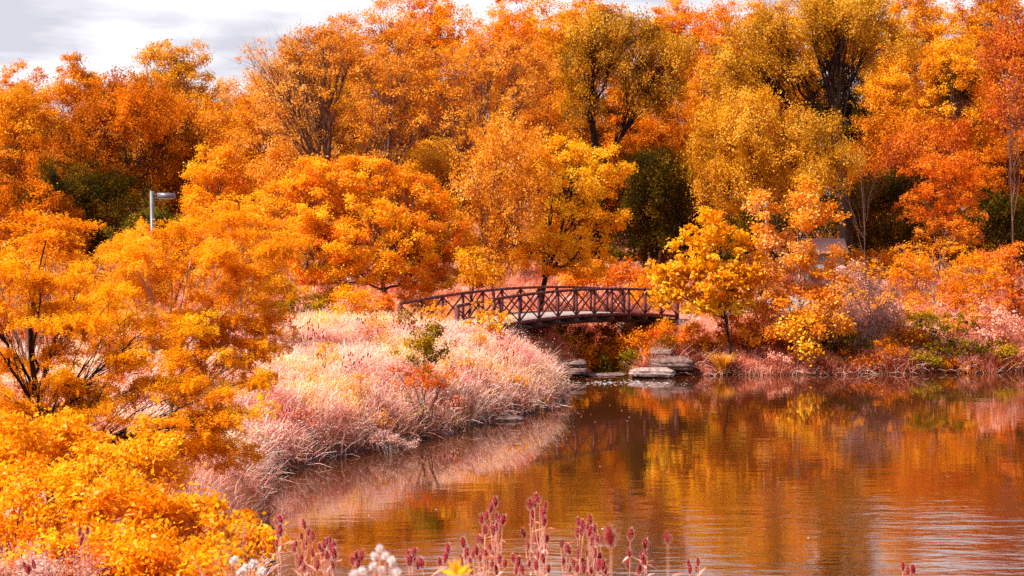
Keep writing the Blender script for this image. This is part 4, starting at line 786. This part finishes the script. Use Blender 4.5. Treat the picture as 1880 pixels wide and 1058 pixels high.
teasel([(1226,999)], 4.6, 'very near faint blurred teasel head over the open water', G, 891, .4)
# teasels on the left bank, seen small
rng = np.random.default_rng(77); n_ = 0
for (cx, cy, sx, sy, num) in ((755,603,28,22,9), (575,608,22,22,7), (640,660,40,14,4), (690,580,30,10,4), (925,640,20,30,4), (1000,640,2,2,0)):
    for i in range(num):
        x = cx+rng.normal()*sx*.6; y = cy+rng.normal()*sy*.5; dd = sight(x, y, 1.15); t0 = P(x, y, dd)
        bz = float(gh(t0[0], t0[1])); top = max(t0[2]-bz, 1.25); root = empty('teasel', (t0[0], t0[1], bz)); tag(root, 'small dark headed teasel standing among the pale grass of the left bank', 'teasel', 'teasels in the pale grass')
        mb = MB(); hp = [(0, 0, top)]+[(rng.normal()*.16, rng.normal()*.1, top-rng.uniform(.05, .45)) for _ in range(4)]
        mb.tube([(0, 0, -.05), (.01, 0, top*.5), (0, 0, top)], [.009, .007, .005], 4)
        for q in hp[1:]: mb.tube([(0, 0, q[2]*.7), (q[0]*.8, q[1]*.8, q[2]*.85), q], [.005, .004, .004], 3)
        mb.build('stem', TSTEM, root)
        for q in hp:
            h = bpy.data.objects.new('seed_head', proto[0][0]); COL.objects.link(h); h.parent = root; h.location = q; h.scale = (1.5, 1.5, 1.3)

# ------------------------------------------------------------------ very near flowers
WHITE = foliage('petal_white', [(.85,.78,.76),(.95,.93,.93)], .4); YL = foliage('petal_yellow', [(.85,.4,.01),(.95,.6,.02)], .3)
def bloom_plant(heads, d, lab, seed, sz=.035):
    rng = np.random.default_rng(seed); pts = [P(x, y, d+rng.uniform(-.1, .1)) for x, y in heads]; bx = np.mean([q[0] for q in pts]); bz = float(gh(bx, d)); B = np.array([bx, d, bz])
    root = empty('flowering_plant', B); tag(root, lab, 'flower'); mb = MB()
    for q in pts: q = q-B; mb.tube([(0, 0, -.05), (q[0]*.5, q[1]*.5, q[2]*.6), q], [.004, .003, .002], 5)
    mb.build('stem', TSTEM, root)
    for q in pts:
        mb = MB(); k = 60; D = unit(rng.normal(size=(k, 3))+[0, 0, .4]); leafs(mb, D*.004, D, rng.normal(size=(k, 3)), sz*rng.uniform(.7, 1, k), sz*.45, rng.random(k)); o = mb.build('flower_head', WHITE, root); o.location = q-B
bloom_plant([(697,1008),(687,1022),(708,1022),(722,1038),(718,1030),(685,1040),(700,1048),(650,1055),(728,1052),(665,1050)], 5.0, 'blurred white flowers at the bottom edge, very near', 901, .014)
bloom_plant([(430,1030),(450,1045),(465,1035),(442,1052),(480,1050)], 9.0, 'pale seed tufts at the bottom of the golden thicket', 902, .03)
c = P(838, 1056, 5.0); root = empty('yellow_leaf_plant', (c[0], 5.0, float(gh(c[0], 5.0)))); tag(root, 'blurred bright yellow leaf rosette at the bottom edge among teasels', 'plant')
B = np.array([c[0], 5.0, float(gh(c[0], 5.0))]); mb = MB(); q = c-B; mb.tube([(0, 0, -.05), q*.5, q], [.004, .003, .003], 5); mb.build('stem', TSTEM, root)
mb = MB(); A = np.array([(-.5, 0, .9), (-.15, 0, 1.2), (.25, 0, 1.1), (.8, 0, .7), (1, 0, .35), (-.9, 0, .3), (0, -.6, .8), (.4, -.7, .5)]); leafs(mb, np.tile(q, (8, 1)), A, np.tile([0, -1., .4], (8, 1)), .058, .016, np.linspace(.2, 1, 8)); mb.build('leaves', YL, root)

# ------------------------------------------------------------------ small things on the water
rng = np.random.default_rng(92); k = 900; x = rng.uniform(-8, 30, k); y = 22+rng.uniform(0, 1, k)**.7*60; q = sdist(x, y); ok = (q < -.15) & (rng.random(k) < np.exp(q/2.5)+.02); x, y = x[ok], y[ok]; k = len(x); mb = MB(); a = rng.uniform(0, 6.28, k)
leafs(mb, np.stack([x, y, np.full(k, .012)], 1), np.stack([np.cos(a), np.sin(a), 0*a], 1), np.tile([0, 0, 1.], (k, 1)), rng.uniform(.05, .11, k), .05, rng.random(k), fold=.1)
tag(mb.build('floating_leaves', MAT['straw']), 'fallen leaves floating on the pond near its banks', 'leaves', kind='stuff')
rng = np.random.default_rng(91); mb = MB(); k = 240
x = rng.normal(5.0, 1.5, k); y = rng.normal(76.8, .8, k); a = rng.uniform(.008, .024, k)*rng.choice([1, 1, 2], k)
ok = sdist(x, y) < -.2; x, y, a = x[ok], y[ok], a[ok]; k = len(x); th = np.arange(6)*np.pi/3
V = np.stack([x[:, None]+np.cos(th)*a[:, None]*1.8, y[:, None]+np.sin(th)*a[:, None]*1.5, np.full((k, 6), .008)], -1); mb.quads(V, rng.random(k))
tag(mb.build('foam', foliage('foam_white', [(.7,.7,.75),(.9,.9,.95)], .1)), 'white foam flecks drifting out of the stream mouth', 'foam', kind='stuff')
